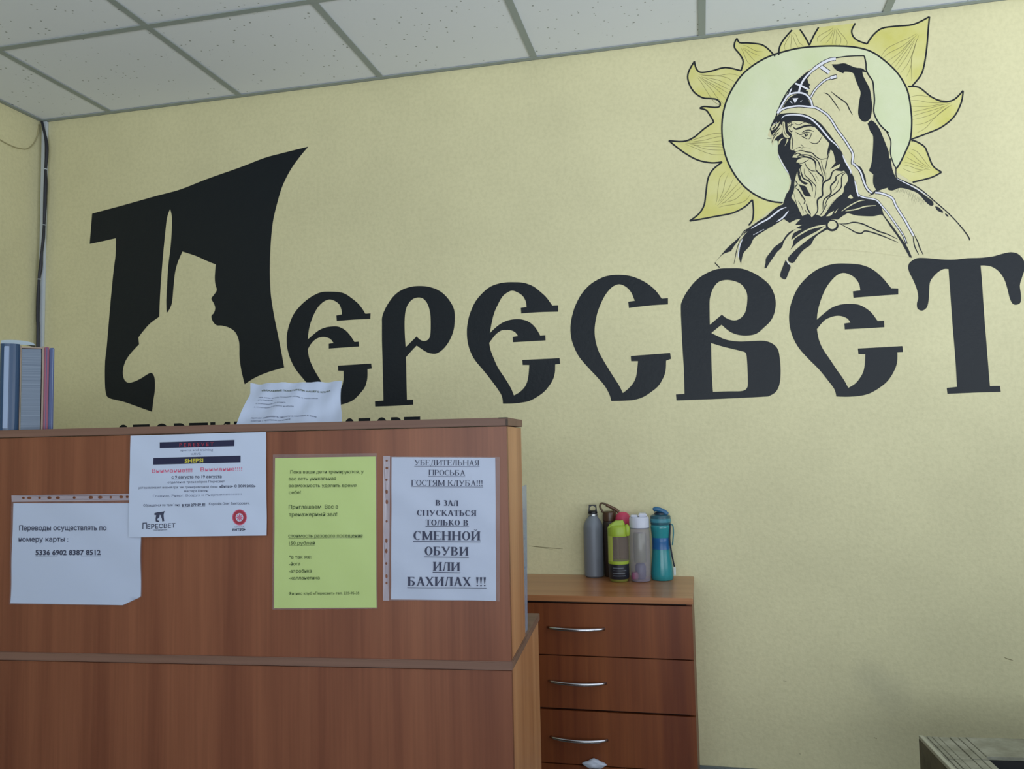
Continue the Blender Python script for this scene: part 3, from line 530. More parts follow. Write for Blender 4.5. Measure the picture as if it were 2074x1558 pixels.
# ------------------------------------------------------------------ notices on the counter front
def serif_glyph(ch, bold):
    """polygons and width of one serif capital in a unit frame, cap height 1"""
    t = .045 if not bold else .055; Tk = .125 if not bold else .19; e = .055
    P = []; W = [0]
    def rect(a, b_, c, d): P.append([(a, b_), (c, b_), (c, d), (a, d)])
    def ser(x, y0): rect(x-e, y0, x+Tk+e, y0+t)
    def stem(x, lo=0, hi=1, s=True):
        rect(x, lo, x+Tk, hi)
        if s: ser(x, 0); ser(x, 1-t)
    def diag(x0, y0, x1, y1, w_): P.append([(x0-w_/2, y0), (x0+w_/2, y0), (x1+w_/2, y1), (x1-w_/2, y1)])
    def hs(x, y0, w_=.13): rect(x-w_, y0, x+w_, y0+t)
    def ring(cx, cy, rx, ry, a0, a1, tt=None, th=None, N=14):
        tt = Tk if tt is None else tt; th = t if th is None else th
        ou = [(cx+rx*math.cos(math.radians(a0+(a1-a0)*k/N)), cy+ry*math.sin(math.radians(a0+(a1-a0)*k/N))) for k in range(N+1)]
        inn = [(cx+(rx-tt)*math.cos(math.radians(a0+(a1-a0)*k/N)), cy+(ry-th)*math.sin(math.radians(a0+(a1-a0)*k/N))) for k in range(N+1)]
        for k in range(N): P.append([ou[k], ou[k+1], inn[k+1], inn[k]])
    s = .08
    if ch in 'ПНИЙМ':
        wd = .72 if ch != 'М' else .86
        stem(s); stem(s+wd-Tk)
        if ch == 'П': rect(s, 1-t*1.1, s+wd, 1)
        if ch == 'Н': rect(s, .48, s+wd, .48+t)
        if ch in 'ИЙ': diag(s+Tk*.6, .06, s+wd-Tk*.6, .94, t*1.6)
        if ch == 'Й': ring(s+wd/2, 1.26, .14, .16, 190, 350, .05, .05)
        if ch == 'М':
            diag(s+Tk*.6, 1, s+wd/2, .05, Tk); diag(s+wd-Tk*.6, 1, s+wd/2, .05, t*1.4)
        return P, wd+2*s
    if ch == 'У':
        diag(.14, 1, .42, .36, Tk); diag(.72, 1, .34, .04, t*1.5); hs(.14, 1-t); hs(.70, 1-t, .1); ring(.27, .08, .09, .08, 0, 360, .08, .08); return P, .84
    if ch == 'Б':
        stem(s); rect(s, 1-t, .62, 1); rect(.58, .8, .62, 1); rect(s, 0, .36, t); rect(s, .54, .36, .54+t); ring(.36, .295, .31, .295, -90, 90); return P, .76
    if ch == 'В':
        stem(s); rect(s, 0, .36, t); rect(s, .50, .36, .50+t); rect(s, 1-t, .36, 1); ring(.36, .27, .32, .27, -90, 90); ring(.34, .76, .29, .24, -90, 90); return P, .78
    if ch == 'Ь':
        stem(s); rect(s, 0, .36, t); rect(s, .54, .36, .54+t); ring(.36, .295, .31, .295, -90, 90); return P, .74
    if ch == 'Р':
        stem(s); rect(s, 1-t, .36, 1); rect(s, .44, .36, .44+t); ring(.36, .72, .29, .28, -90, 90); return P, .70
    if ch == 'Я':
        stem(.52); rect(.36, 1-t, .55, 1); rect(.36, .46, .55, .46+t); ring(.37, .73, .29, .27, 90, 270); diag(.14, 0, .42, .48, Tk*.9); hs(.13, 0, .09); return P, .76
    if ch == 'Е':
        stem(s); rect(s, 1-t, .64, 1); rect(.60, .8, .64, 1); rect(s, 0, .66, t); rect(.62, 0, .66, .22); rect(s, .49, .48, .49+t); rect(.45, .4, .48, .63); return P, .74
    if ch == 'Г':
        stem(s); rect(s, 1-t, .60, 1); rect(.56, .78, .60, 1); return P, .66
    if ch == 'Т':
        rect(.36-Tk/2, 0, .36+Tk/2, 1); ser(.36-Tk/2, 0); rect(.04, 1-t, .68, 1); rect(.04, .78, .08, 1); rect(.64, .78, .68, 1); return P, .72
    if ch == 'Д':
        rect(.52, t, .52+Tk, 1); rect(.24, 1-t, .52+Tk+e, 1); diag(.16, .05, .30, .97, t*1.5); rect(.02, 0, .78, t); rect(.02, -.2, .06, t); rect(.74, -.2, .78, t); return P, .82
    if ch == 'Л':
        stem(.50); rect(.22, 1-t, .52, 1); diag(.14, .05, .28, .97, t*1.5); ring(.11, .07, .07, .07, 0, 360, .07, .07); return P, .76
    if ch == 'А':
        diag(.14, 0, .40, 1, t*1.6); diag(.66, 0, .40, 1, Tk); rect(.22, .32, .58, .32+t); hs(.13, 0, .1); hs(.67, 0, .12); return P, .80
    if ch == 'О':
        ring(.40, .5, .36, .51, 0, 360, N=24); return P, .80
    if ch == 'С':
        ring(.40, .5, .36, .51, 48, 312, N=20); rect(.62, .70, .66, .98); return P, .74
    if ch == 'К':
        stem(s); diag(.60, .97, .26, .48, t*1.6); diag(.34, .55, .66, .0, Tk); hs(.60, 1-t, .1); hs(.66, 0, .1); return P, .78
    if ch == 'З':
        ring(.28, .27, .27, .28, -150, 90); ring(.27, .75, .24, .26, -90, 150); rect(.2, .5, .3, .5+t); return P, .60
    if ch == 'Х':
        diag(.14, 1, .64, 0, Tk); diag(.62, 1, .14, 0, t*1.5); hs(.14, 1-t, .11); hs(.62, 1-t, .1); hs(.14, 0, .1); hs(.64, 0, .12); return P, .78
    if ch == '!':
        P.append([(.16-.025, .27), (.16+.025, .27), (.16+Tk*.55, 1), (.16-Tk*.55, 1)]); ring(.16, .08, .08, .08, 0, 360, .08, .08); return P, .32
    return P, .36
def serif_text(P, s, xl, xr, yl, yr, h, bold=False, under=False):
    items = []; x = 0
    for ch in s:
        g, w_ = serif_glyph(ch, bold); items.append((g, x)); x += w_
    tot = x
    for g, x0 in items:
        for pl in g:
            P.add([(xl+(xr-xl)*(x0+a)/tot, yl+(yr-yl)*(x0+a)/tot-b_*h) for a, b_ in pl], [tuple(range(len(pl)))])
    if under:
        d = h*.16; q = h*(.07 if not bold else .085)
        for k in range(8):
            a, c = k/8, (k+1)/8
            P.add([(xl+(xr-xl)*a, yl+(yr-yl)*a+d), (xl+(xr-xl)*c, yl+(yr-yl)*c+d), (xl+(xr-xl)*c, yl+(yr-yl)*c+d+q), (xl+(xr-xl)*a, yl+(yr-yl)*a+d+q)], [(0, 1, 2, 3)])

class Notice:
    """a paper taped to the counter front; tracing frame -> counter plane with a gentle buckle"""
    def __init__(s, label, frame, base, lay, seed, amp=.0011, cat='notice', group=None):
        s.fr = frame; s.lay = lay; s.amp = amp
        rnd = random.Random(seed); s.ph = [rnd.uniform(0, 6.28) for _ in range(6)]; s.fq = [rnd.uniform(18, 60) for _ in range(6)]
        b_ = cloc(frame[0]+base[0]*frame[2], frame[1]+base[1]*frame[2])
        s.o = b_; s.root = local_root('notice', label, cat, b_.x, 0, b_.z)
    def wave(s, x, z):
        f, p = s.fq, s.ph
        return s.amp*(1.3+.5*math.sin(f[0]*x+f[1]*z+p[0])+.4*math.sin(f[2]*x-f[3]*z+p[1])+.4*math.sin((f[4]*x+f[5]*z)*1.7+p[2]))
    def proj(s, off):
        ox, oy, k = s.fr
        def f(x, y):
            p = cloc(x, y); return Vector((p.x-s.o.x, -(s.lay+off+s.wave(p.x, p.z)), p.z-s.o.z))
        return f
    def paint(s, off): return Paint(s.fr, s.proj(off))
    def grid(s, TL, TR, BR, BL, off, name, mat, N=22, cut=None, label=None):
        P = s.paint(off); vs = []; fs = []
        for j in range(N+1):
            for i in range(N+1):
                a, c = i/N, j/N
                x = (TL[0]*(1-a)+TR[0]*a)*(1-c)+(BL[0]*(1-a)+BR[0]*a)*c; y = (TL[1]*(1-a)+TR[1]*a)*(1-c)+(BL[1]*(1-a)+BR[1]*a)*c
                if cut:
                    (x0, y0), (x1, y1) = cut; nx, ny = (y1-y0), -(x1-x0); l = math.hypot(nx, ny); nx /= l; ny /= l
                    dd = (x-x0)*nx+(y-y0)*ny
                    if dd > 0: x -= nx*dd; y -= ny*dd
                vs.append((x, y))
        for j in range(N):
            for i in range(N): fs.append((j*(N+1)+i, j*(N+1)+i+1, (j+1)*(N+1)+i+1, (j+1)*(N+1)+i))
        P.add(vs, fs); o = P.build(name, mat, s.root, label)
        for p in o.data.polygons: p.use_smooth = True
        return o
def oval(cx, cy, rx, ry, N=10): return [(cx+rx*math.cos(6.2832*k/N), cy+ry*math.sin(6.2832*k/N)) for k in range(N)]
def bar(P, TL, TR, BR, BL, N=12):
    for k in range(N):
        a, c = k/N, (k+1)/N
        L = lambda p, q, t: (p[0]+(q[0]-p[0])*t, p[1]+(q[1]-p[1])*t)
        P.add([L(TL, TR, a), L(TL, TR, c), L(BL, BR, c), L(BL, BR, a)], [(0, 1, 2, 3)])
# 1: white sheet with a card number, in a punched sleeve
N1 = Notice('white sheet with a card number, in a top-punched sleeve, leftmost on the counter front', (0, 980, 300/1798), (900, 1455), .0004, 11, .0013)
N1.grid((172,235), (1722,235), (1712,1475), (135,1450), .0, 'sheet', M['sheet_white'], cut=((1712,1372),(1500,1472)))
N1.grid((150,216), (1735,212), (1730,1480), (122,1462), .0006, 'plastic_sleeve', plastic('thin_film', srgb(190, 196, 214), .10), cut=((1716,1378),(1500,1482)))
P = N1.paint(.0008); holes = [(295,172,17,14),(365,172,26,16),(490,171,18,15),(612,170,27,17),(718,169,27,17),(918,167,18,15),(1112,165,28,17),(1222,164,28,17),(1350,163,16,15),(1480,160,26,17),(1555,159,18,16),(1640,158,24,16)]
P.add(*fill([[(150,142),(945,130),(1735,115),(1735,198),(945,210),(155,218)]]+[oval(*h) for h in holes])); P.build('sleeve_strip', M['sleeve_strip'], N1.root, 'milky punched filing strip of the sleeve')
P = N1.paint(.0010); put_text(P, 'Переводы осуществлять по', 245, 1308, 565, 563, 62, .008); put_text(P, 'номеру карты :', 240, 835, 700, 700, 60, .008)
put_text(P, '5336 6902 8387 8512', 443, 1228, 864, 862, 62, .02, True); P.build('printed_text', M['print'], N1.root)
# 2: landscape club announcement
N2 = Notice('white landscape announcement with two navy bars, a black emblem and a round red seal', (260, 860, 300/1947), (930, 1468), .0036, 12, .0008)
N2.grid((45,148), (1822,98), (1832,1455), (20,1480), 0, 'sheet', M['sheet_white'])
P = N2.paint(.0004); bar(P, (430,235), (1410,203), (1408,283), (430,312)); bar(P, (348,440), (1490,408), (1490,498), (346,528)); P.build('printed_bars', M['bar'], N2.root, 'two navy header bars')
P = N2.paint(.0008); put_text(P, 'P E R E S V E T', 690, 1140, 292, 278, 46, .012); P.build('printed_heading', M['print_darkred'], N2.root, 'dark red heading')
P = N2.paint(.0006); put_text(P, 'SHEPSI', 755, 1000, 501, 494, 48, .03)
P.build('printed_yellow_word', M['print_yellow'], N2.root, 'yellow word on the lower bar')
P = N2.paint(.0004); put_text(P, 'Внимание!!!!', 330, 858, 634, 624, 50, .01); put_text(P, 'Внимание!!!!', 965, 1512, 616, 604, 50, .01); P.build('printed_warning', M['print_red'], N2.root, 'pink-red warning words')
P = N2.paint(.0004); put_text(P, 'с 9 августа по 19 августа', 585, 1240, 708, 700, 38, .02, True); put_text(P, 'отделение тренажёров Пересвет', 535, 1280, 772, 760, 30)
put_text(P, 'устанавливает новый график тренировочной базы', 150, 1185, 843, 830, 30); put_text(P, '«Витязь С ЗОИ 2022»', 1210, 1690, 828, 820, 32, .03)
put_text(P, 'мастера Школы', 755, 1065, 887, 882, 30); put_text(P, 'Обращаться по телефону', 215, 695, 1078, 1068, 34); put_text(P, '8 928 279 89 81', 722, 1025, 1076, 1064, 34, .03, True); put_text(P, 'Королёв Олег Викторович,', 1075, 1605, 1058, 1048, 34)
put_text(P, 'ЕРЕСВЕТ', 268, 636, 1368, 1352, 58, .012); put_text(P, 'П', 205, 262, 1370, 1367, 80, .012); put_text(P, 'СПОРТИВНЫЙ КЛУБ', 345, 530, 1393, 1387, 12, .02); put_text(P, 'ВИТЯЗЬ', 1385, 1560, 1396, 1390, 30, .04)
P.poly([(360,1165,1),(400,1152),(450,1147),(500,1137,1),(485,1165),(482,1200),(492,1265,1),(465,1272,1),(460,1235),(450,1215,1),(448,1190,1),(430,1185,1),(428,1215,1),(405,1235),(400,1255),(425,1262,1),(420,1280,1),(380,1272,1),(378,1230),(385,1190,1),(362,1188,1)])
P.build('printed_text', M['print'], N2.root)
P = N2.paint(.0004); put_text(P, 'Главная, Энерг, Воздух и Энергия!!!!!!!!!!!!!!!!!', 340, 1500, 953, 930, 28); put_text(P, 'sports and training', 700, 1130, 352, 344, 30); put_text(P, 'КЛУБ', 838, 970, 404, 400, 28); put_text(P, 'ШКОЛА', 1415, 1540, 1352, 1348, 18)
P.build('printed_faint_text', M['print_grey'], N2.root, 'faint grey lines')
def disc(P, cx, cy, r0, r1, N=36):
    for k in range(N):
        a, c = 6.2832*k/N, 6.2832*(k+1)/N
        P.add([(cx+r1*math.cos(a), cy+r1*1.1*math.sin(a)), (cx+r1*math.cos(c), cy+r1*1.1*math.sin(c)), (cx+r0*math.cos(c), cy+r0*1.1*math.sin(c)), (cx+r0*math.cos(a), cy+r0*1.1*math.sin(a))], [(0, 1, 2, 3)])
P = N2.paint(.0004); disc(P, 1478, 1218, 84, 94); P.build('seal_rim', M['print_red'], N2.root, 'pink rim of the round seal')
P = N2.paint(.0004); disc(P, 1478, 1218, 50, 84); P.build('seal_ring', M['print_darkred'], N2.root, 'dark red ring of the round seal')
P = N2.paint(.0004)
for k in range(8):
    a = 6.2832*k/8; P.add([(1478, 1218), (1478+26*math.cos(a-.3), 1218+28*math.sin(a-.3)), (1478+48*math.cos(a), 1218+52*math.sin(a)), (1478+26*math.cos(a+.3), 1218+28*math.sin(a+.3))], [(0, 1, 2, 3)])
P.build('seal_rosette', M['print_red'], N2.root, 'small rosette in the seal')
# 3: lime sheet
N3 = Notice('lime green sheet inviting parents to the gym, in a clear sleeve on the counter front', (540, 900, 240/1068), (530, 1490), .0004, 13, .0006)
N3.grid((78,125), (985,110), (993,1472), (68,1478), 0, 'sheet', M['sheet_green'])
N3.grid((60,92), (996,80), (1003,1482), (56,1490), .0006, 'plastic_sleeve', M['sleeve_clear'] if 'sleeve_clear' in M else plastic('clear_film', srgb(190, 190, 196), .16))
P = N3.paint(.0012)
for s_, a, c, y, h, u in [('Пока ваши дети тренируются, у',218,878,263,30,0),('вас есть уникальная',205,628,324,30,0),('возможность уделить время',205,812,386,30,0),('себе!',205,312,448,30,0),('Приглашаем  Вас в',205,648,580,35,0),('тренажерный зал!',205,640,648,35,0),('стоимость разового посещения',200,868,838,32,1),('150 рублей',205,438,905,32,1),('*а так же:',205,408,1030,30,0),('-йога',205,305,1092,30,0),('-аэробика',205,410,1155,30,0),('-калланетика',205,482,1218,30,0),('Фитнес клуб «Пересвет» тел. 235-95-35',205,838,1354,24,0)]:
    put_text(P, s_, a, c, y+1, y-2, h, .006, bool(u))
P.build('printed_text', M['print_green'], N3.root)
# 4: white sheet asking for clean shoes
N4 = Notice('white sheet with big serif capitals, in a side-punched sleeve, rightmost on the counter front', (770, 900, 250/1146), (580, 1452), .0004, 14, .0008)
N4.grid((108,120), (1070,125), (1078,1452), (103,1440), 0, 'sheet', M['sheet_white'], cut=None)
N4.grid((98,110), (1112,118), (1112,1456), (92,1452), .0006, 'plastic_sleeve', plastic('clear_film_b', srgb(180, 180, 190), .16))
P = N4.paint(.0008); holes = [(64,152,11,9),(65,222,13,12),(63,330,11,11),(64,440,12,20),(64,535,12,22),(63,715,10,12),(61,895,12,22),(61,990,12,22),(60,1105,10,12),(60,1225,11,20),(60,1288,10,12)]
P.add(*fill([[(32,108),(95,110),(92,780),(88,1450),(30,1450),(31,780)]]+[oval(*h) for h in holes])); P.build('sleeve_strip', M['sleeve_strip'], N4.root, 'milky punched filing strip of the sleeve')
P = N4.paint(.0012)
for s_, a, c, y, h, bo, u in [('УБЕДИТЕЛЬНАЯ',320,925,196,50,0,1),('ПРОСЬБА',450,793,288,50,0,1),('ГОСТЯМ КЛУБА!!!',290,958,384,52,0,1),('В ЗАЛ',515,730,570,52,1,0),('СПУСКАТЬСЯ',343,895,662,52,1,0),('ТОЛЬКО В',425,825,752,52,1,1),('СМЕННОЙ',308,935,888,82,1,1),('ОБУВИ',412,825,1030,80,1,1),('ИЛИ',490,748,1172,80,1,1),('БАХИЛАХ !!!',255,990,1314,84,1,1)]:
    serif_text(P, s_, a, c, y-1, y+3, h, bool(bo), bool(u))
P.build('printed_text', M['print'], N4.root)

# ------------------------------------------------------------------ crumpled sheet standing on the counter top
yb = .125; p0 = cloc(585, 857, yb)
st = local_root('paper_sheet', 'crumpled white printed sheet propped up behind the edge of the counter top', 'paper', p0.x, yb, ZT)
nrm = Vector((0, -math.cos(math.radians(48)), math.sin(math.radians(48))))
nrmW = UX*nrm.x+UY*nrm.y+Vector((0, 0, 1))*nrm.z; org = FC+UX*p0.x+UY*yb+Vector((0, 0, ZT))
rnd = random.Random(4)
def stp(off):
    def f(x, y):
        p = hit(x, y, org, nrmW)-org; l = Vector((p.dot(UX), p.dot(UY), p.z))
        wv = .0022*math.sin(38*l.x+30*l.z+1)+.0016*math.sin(70*l.x-55*l.z)+.0012*math.sin(150*l.x+20*l.z+2)
        return l+nrm*(off+wv+.003)
    return f
S0 = (470, 760, 240/2074)
P = Paint(S0, stp(0)); N = 26; vs = []; fs = []
for j in range(N+1):
    for i in range(N+1):
        a, c = i/N, j/N
        le = 325-10*math.sin(c*3)-(0 if c < .25 else (c-.25)*330); re = 1940-45*math.sin(min(1, c*1.4)*2.6)+15*c
        top = 148+(18*math.sin(a*6.5) if a < .5 else -2-22*math.sin((a-.5)*3.1)); bot = 905
        vs.append((le+(re-le)*a, top+(bot-top)*c))
for j in range(N):
    for i in range(N): fs.append((j*(N+1)+i, j*(N+1)+i+1, (j+1)*(N+1)+i+1, (j+1)*(N+1)+i))
# keep the sheet above the board
P.add(vs, fs)
P.v = [Vector((v_.x, v_.y, max(v_.z, .0008))) for v_ in P.v]
o = P.build('sheet', M['sheet_white'], st)
for p in o.data.polygons: p.use_smooth = True
P = Paint(S0, stp(.0008)); put_text(P, 'УВАЖАЕМЫЕ ПОСЕТИТЕЛИ НАШЕГО КЛУБА', 525, 1730, 314, 308, 26, .03); P.build('printed_heading', newmat('olive_print', srgb(78, 88, 70))[0], st, 'dark olive heading line')
P = Paint(S0, stp(.0008))
for s_, a, c, y0, y1, h in [('при себе иметь сменную обувь и полотенце', 475, 1505, 420, 424, 17), ('или бахилы', 460, 715, 462, 458, 16), ('в тренажерный зал входить', 420, 950, 518, 520, 17), ('в спортивной форме и обуви', 390, 1090, 575, 588, 17), ('Просим соблюдать чистоту и порядок в зале', 330, 1480, 772, 752, 24), ('Занятия с тренером по записи', 330, 1030, 825, 812, 20)]:
    put_text(P, s_, a, c, y0, y1, h, .01)
P.build('printed_text', M['print_grey'], st)

# ------------------------------------------------------------------ folders at the left end of the counter top
M['f_blue'], _, _ = newmat('blue_folder', srgb(38, 66, 98), .35)
M['f_blue2'], _, _ = newmat('dark_blue_folder', srgb(44, 62, 110), .4)
M['f_red'], _, _ = newmat('red_folder', srgb(132, 58, 84), .4)
M['f_label'], _, _ = newmat('pale_spine_label', srgb(128, 146, 174), .4)
M['f_grey'], nt, b = newmat('grey_page', srgb(134, 152, 170), .5)
v = mapped(nt, (2, 2, 260)); n = noise(nt, v, 1, 2); nt.links.new(ramp(nt, n.outputs[0], [(.35, srgb(84, 98, 118)), (.65, srgb(108, 122, 138))]).outputs[0], b.inputs['Base Color'])
M['f_beige'], _, _ = newmat('beige_card', srgb(140, 124, 112), .6)
VD = ray(50, 800); VD = Vector((VD.x, VD.y, 0)).normalized(); VR = Vector((VD.y, -VD.x, 0))
A0 = cpt(-3, 866, .004); FRZ = math.atan2(VR.y, VR.x)
def floc(px, py):
    p = hit(px, py, A0, VD)-A0; return p.dot(VR), p.z+A0.z
def fol(name, label, px0, px1, ptop, mat, y=.03, dep=.155, cat='folder', group=None):
    a, _ = floc(px0, 865); c, _ = floc(px1, 865); _, t = floc((px0+px1)/2, ptop)
    p = A0+VR*(a+c)/2; return thing(name, label, cat, (p.x, p.y, ZT), FRZ, group), c-a, t-ZT
G = 'folders at the left end of the counter'
r, w_, h_ = fol('ring_binder', 'blue ring binder with a pale spine label, at the far left of the counter top', -3, 37.5, 697, None, group=G)
N = 10; vs = []; fs = []
for k in range(N+1):
    a = math.pi*k/N; vs += [(-w_/2*math.cos(a), -.012*math.sin(a), z) for z in (.0003, h_)]
fs = [(2*k, 2*k+2, 2*k+3, 2*k+1) for k in range(N)]
vs += [(w_/2, .12, .0003), (w_/2, .12, h_), (-w_/2, .12, .0003), (-w_/2, .12, h_)]; q = 2*N+2
fs += [(2*N, q, q+1, 2*N+1), (q, q+2, q+3, q+1), (q+2, 0, 1, q+3), tuple([2*k+1 for k in range(N+1)]+[q+1, q+3]), tuple([2*k for k in range(N, -1, -1)]+[q+2, q])]
obj('cover', mesh('cover', vs, fs), M['f_blue'], r)
obj('spine_label', boxmesh('spine_label', (-w_*.30, -.0128, .004), (-w_*.02, -.0085, h_-.006), .001), M['f_label'], r, None, 'pale vertical label')
r, w_, h_ = fol('document_folder', 'grey document folder full of pages, beside the blue ring binder', 38, 87, 701, None, group=G)
obj('pages', boxmesh('pages', (-w_/2+.003, .002, .0005), (w_/2-.006, .115, h_-.006)), M['f_grey'], r)
obj('cover', boxmesh('cover', (-w_/2, 0, .0003), (-w_/2+.0022, .12, h_)), M['f_beige'], r); obj('cover', boxmesh('cover', (w_/2-.004, 0, .0003), (w_/2-.0003, .12, h_)), M['f_beige'], r)
obj('cover_top', boxmesh('cover_top', (-w_/2+.0024, 0, h_-.005), (w_/2-.0045, .12, h_-.0022)), M['f_beige'], r)
r, w_, h_ = fol('document_folder', 'thin red folder between the grey pages and the thin blue folder', 87.3, 97.2, 702.5, None, group=G)
obj('cover', boxmesh('cover', (-w_/2, 0, .0003), (w_/2-.0003, .12, h_), .0015), M['f_red'], r)
obj('spine_crease', boxmesh('spine_crease', (-w_*.1, -.0005, .002), (w_*.05, .0, h_-.002)), M['f_blue2'], r)
r, w_, h_ = fol('document_folder', 'thin blue folder, rightmost in the row on the counter top', 97.6, 107.5, 704.5, None, group=G)
obj('cover', boxmesh('cover', (-w_/2, 0, .0003), (w_/2, .12, h_), .0015), M['f_blue2'], r)
obj('spine_crease', boxmesh('spine_crease', (w_*.16, -.0005, .002), (w_*.24, .0, h_-.002)), M['f_label'], r)
# loose grey sheet lying across the tops
xa, zt = floc(2, 697.5); xc, _ = floc(72, 699)
p = A0+VR*xa; r = thing('paper_sheet', 'pale grey sheet lying on top of the blue ring binder', 'paper', (p.x, p.y, zt+.0006), FRZ)
vs = []; N = 14
for i in range(N+1):
    t = i/N; q = .0012+.0095*max(0, math.sin(min(1, .2+t*.8)*math.pi))**.45
    vs += [((xc-xa)*t, .004, .0004), ((xc-xa)*t, .006, q), ((xc-xa)*t, .085, q)]
fs = [(3*i, 3*i+3, 3*i+4, 3*i+1) for i in range(N)]+[(3*i+1, 3*i+4, 3*i+5, 3*i+2) for i in range(N)]
me = mesh('sheet', vs, fs); o = obj('sheet', me, newmat('grey_paper', srgb(150, 164, 172), .5)[0], r)

# ------------------------------------------------------------------ chest of drawers against the wall
CX, CD, CT = 2.6511, .3866, CZ-.4678
CP = Vector((0, -CD, 0)); CN = Vector((0, 1, 0))
def cz(px, py): return hit(px, py, CP, CN)
hc = cz(1166, 1275); CW = 2*(CX-.002-hc.x)
chest = thing('chest_of_drawers', 'brown wood-laminate chest of drawers with bow handles, against the wall behind the counter', 'chest of drawers', (CX-CW/2, -CD/2, 0))
ox, oy = CX-CW/2, -CD/2
def cb(name, lo, hi, mat, bev=.0, parent=chest, label=None):
    return obj(name, boxmesh(name, (lo[0]-ox, lo[1]-oy, lo[2]), (hi[0]-ox, hi[1]-oy, hi[2]), bev), mat, parent, None, label)
zb = cz(1403, 1224.2).z
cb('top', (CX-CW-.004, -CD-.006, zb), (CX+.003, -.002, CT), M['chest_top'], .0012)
FT = .016
cb('side_panel', (CX-CW, -CD+FT+.002, 0), (CX-CW+.016, -.002, zb-.0003), M['chest']); cb('side_panel', (CX-.016, -CD+FT+.002, 0), (CX, -.002, zb-.0003), M['chest'])
cb('carcass', (CX-CW+.0165, -CD+FT+.004, .04), (CX-.0165, -.004, zb-.0006), M['gap'], label='dark inside seen through the drawer gaps')
zs = [(cz(1405, 1229).z, cz(1406, 1337).z), (cz(1406, 1339.2).z, cz(1408, 1449).z), (cz(1408, 1453.5).z, cz(1411, 1565).z)]
pitch = zs[1][0]-zs[2][0]
zs.append((zs[2][1]-.003, max(.05, zs[2][1]-.003-pitch*.97)))
hz = [cz(1166, 1272).z, cz(1166, 1381).z, cz(1170, 1495).z]
def handle(parent, x, z, rot=0):
    pts = []; rs = []
    for k in range(17):
        t = k/16*2-1; pts.append(Vector((x-ox+t*.086, -CD-oy-.004-.026*(1-t*t)**.8, z))); rs.append(.0042 if abs(t) > .8 else .0052)
    me = tube('handle', pts, rs, 8); obj('handle', me, M['chrome'], parent)
for k, (zt_, zb_) in enumerate(zs):
    d = cb('drawer', (CX-CW+.0015, -CD, zb_), (CX-.0005, -CD+FT, zt_), M['chest'], .0007)
    handle(d, CX-CW/2, hz[k] if k < 3 else (zt_+zb_)/2)
cb('plinth', (CX-CW+.017, -CD+.03, 0), (CX-.017, -CD+.045, .05), M['gap'])
# white things caught in the gap above the bottom drawer
M['bag'], _, _ = newmat('white_crumpled_plastic', srgb(196, 204, 220), .45)
def crumple(name, label, cat, px0, px1, pyt, dz, seed):
    a = cz(px0, pyt+4); c = cz(px1, pyt+4); t = cz((px0+px1)/2, pyt)
    r = thing(name, label, cat, ((a.x+c.x)/2, -CD-.012, t.z-dz))
    bm = bmesh.new(); bmesh.ops.create_icosphere(bm, subdivisions=3, radius=1); rn = random.Random(seed)
    ph = [rn.uniform(0, 6) for _ in range(4)]
    hw = (c.x-a.x)/2
    for v_ in bm.verts:
        f = 1+.22*math.sin(5*v_.co.x+ph[0])*math.sin(6*v_.co.z+ph[1])+.12*math.sin(13*v_.co.y+9*v_.co.x+ph[2])
        tp = 1-.55*abs(v_.co.x)
        v_.co = Vector((v_.co.x*hw, v_.co.y*.011*f, dz*(1+v_.co.z*f*tp*.98)))
    me = bpy.data.meshes.new('plastic_bag'); bm.to_mesh(me); bm.free()
    for p in me.polygons: p.use_smooth = True
    obj('crumpled_body', me, M['bag'], r)
crumple('plastic_bag', 'crumpled white plastic bag poking out above the bottom drawer', 'bag', 1180, 1230, 1545, .016, 3)
a = cz(1258, 1555.5); c = cz(1312, 1558)
r = thing('paper_sheet', 'edge of white paper caught above the bottom drawer beside the plastic bag', 'paper', ((a.x+c.x)/2, -CD-.001, a.z-.03)); hw = (c.x-a.x)/2
me = mesh('sheet', [(-hw, -.004, .028), (-hw*.3, -.009, .031), (hw*.4, -.005, .029), (hw, -.010, .027), (-hw*.9, -.006, -.01), (-hw*.3, -.012, -.012), (hw*.4, -.007, -.011), (hw*.9, -.012, -.01)], [(0, 4, 5, 1), (1, 5, 6, 2), (2, 6, 7, 3)])
obj('sheet', me, M['bag'], r)

# ------------------------------------------------------------------ bottles on the chest
def bottle(name, label, x0, x1, ybase, group='drinks bottles on the chest of drawers', cy=None):
    r_px = (x1-x0)/2; cxp = (x0+x1)/2
    g = z_pt(cxp, ybase, CT); mpp = depth_of(g)/FPX
    fwd = Vector((g.x-CAM.x, g.y-CAM.y, 0)).normalized(); c = g+fwd*r_px*mpp
    if cy is not None: c += fwd*((cy-c.y)/fwd.y)
    c.y = min(c.y, -(r_px*mpp+.004))
    mpp = depth_of(c)/FPX
    yb_ = ybase - 0
    r = thing(name, label, 'bottle', (c.x, c.y, CT), math.atan2(fwd.y, fwd.x)-math.pi/2, group)
    return r, mpp, r_px
def L(r, name, mpp, prof, mat, label=None, seg=32, cx=0, cy=0):
    return obj(name, lathe(name, [(max(.0002, a*mpp), b_*mpp) for a, b_ in prof], seg, (cx*mpp, cy*mpp, 0)), mat, r, None, label)
def mt(name, col, rough=.4, alpha=1, metal=0, trans=0):
    m, nt, b = newmat(name, srgb(*col), rough, .5, metal); b.inputs['Alpha'].default_value = alpha; b.inputs['Transmission Weight'].default_value = trans; return m
LIFT = .4
def torus_loop(name, r, pts, rad, mat, label=None, closed_=True):
    P_ = [Vector(p) for p in crm(pts+[pts[0]] if closed_ else pts, 5)]
    return obj(name, tube(name, P_, rad, 8), mat, r, None, label)
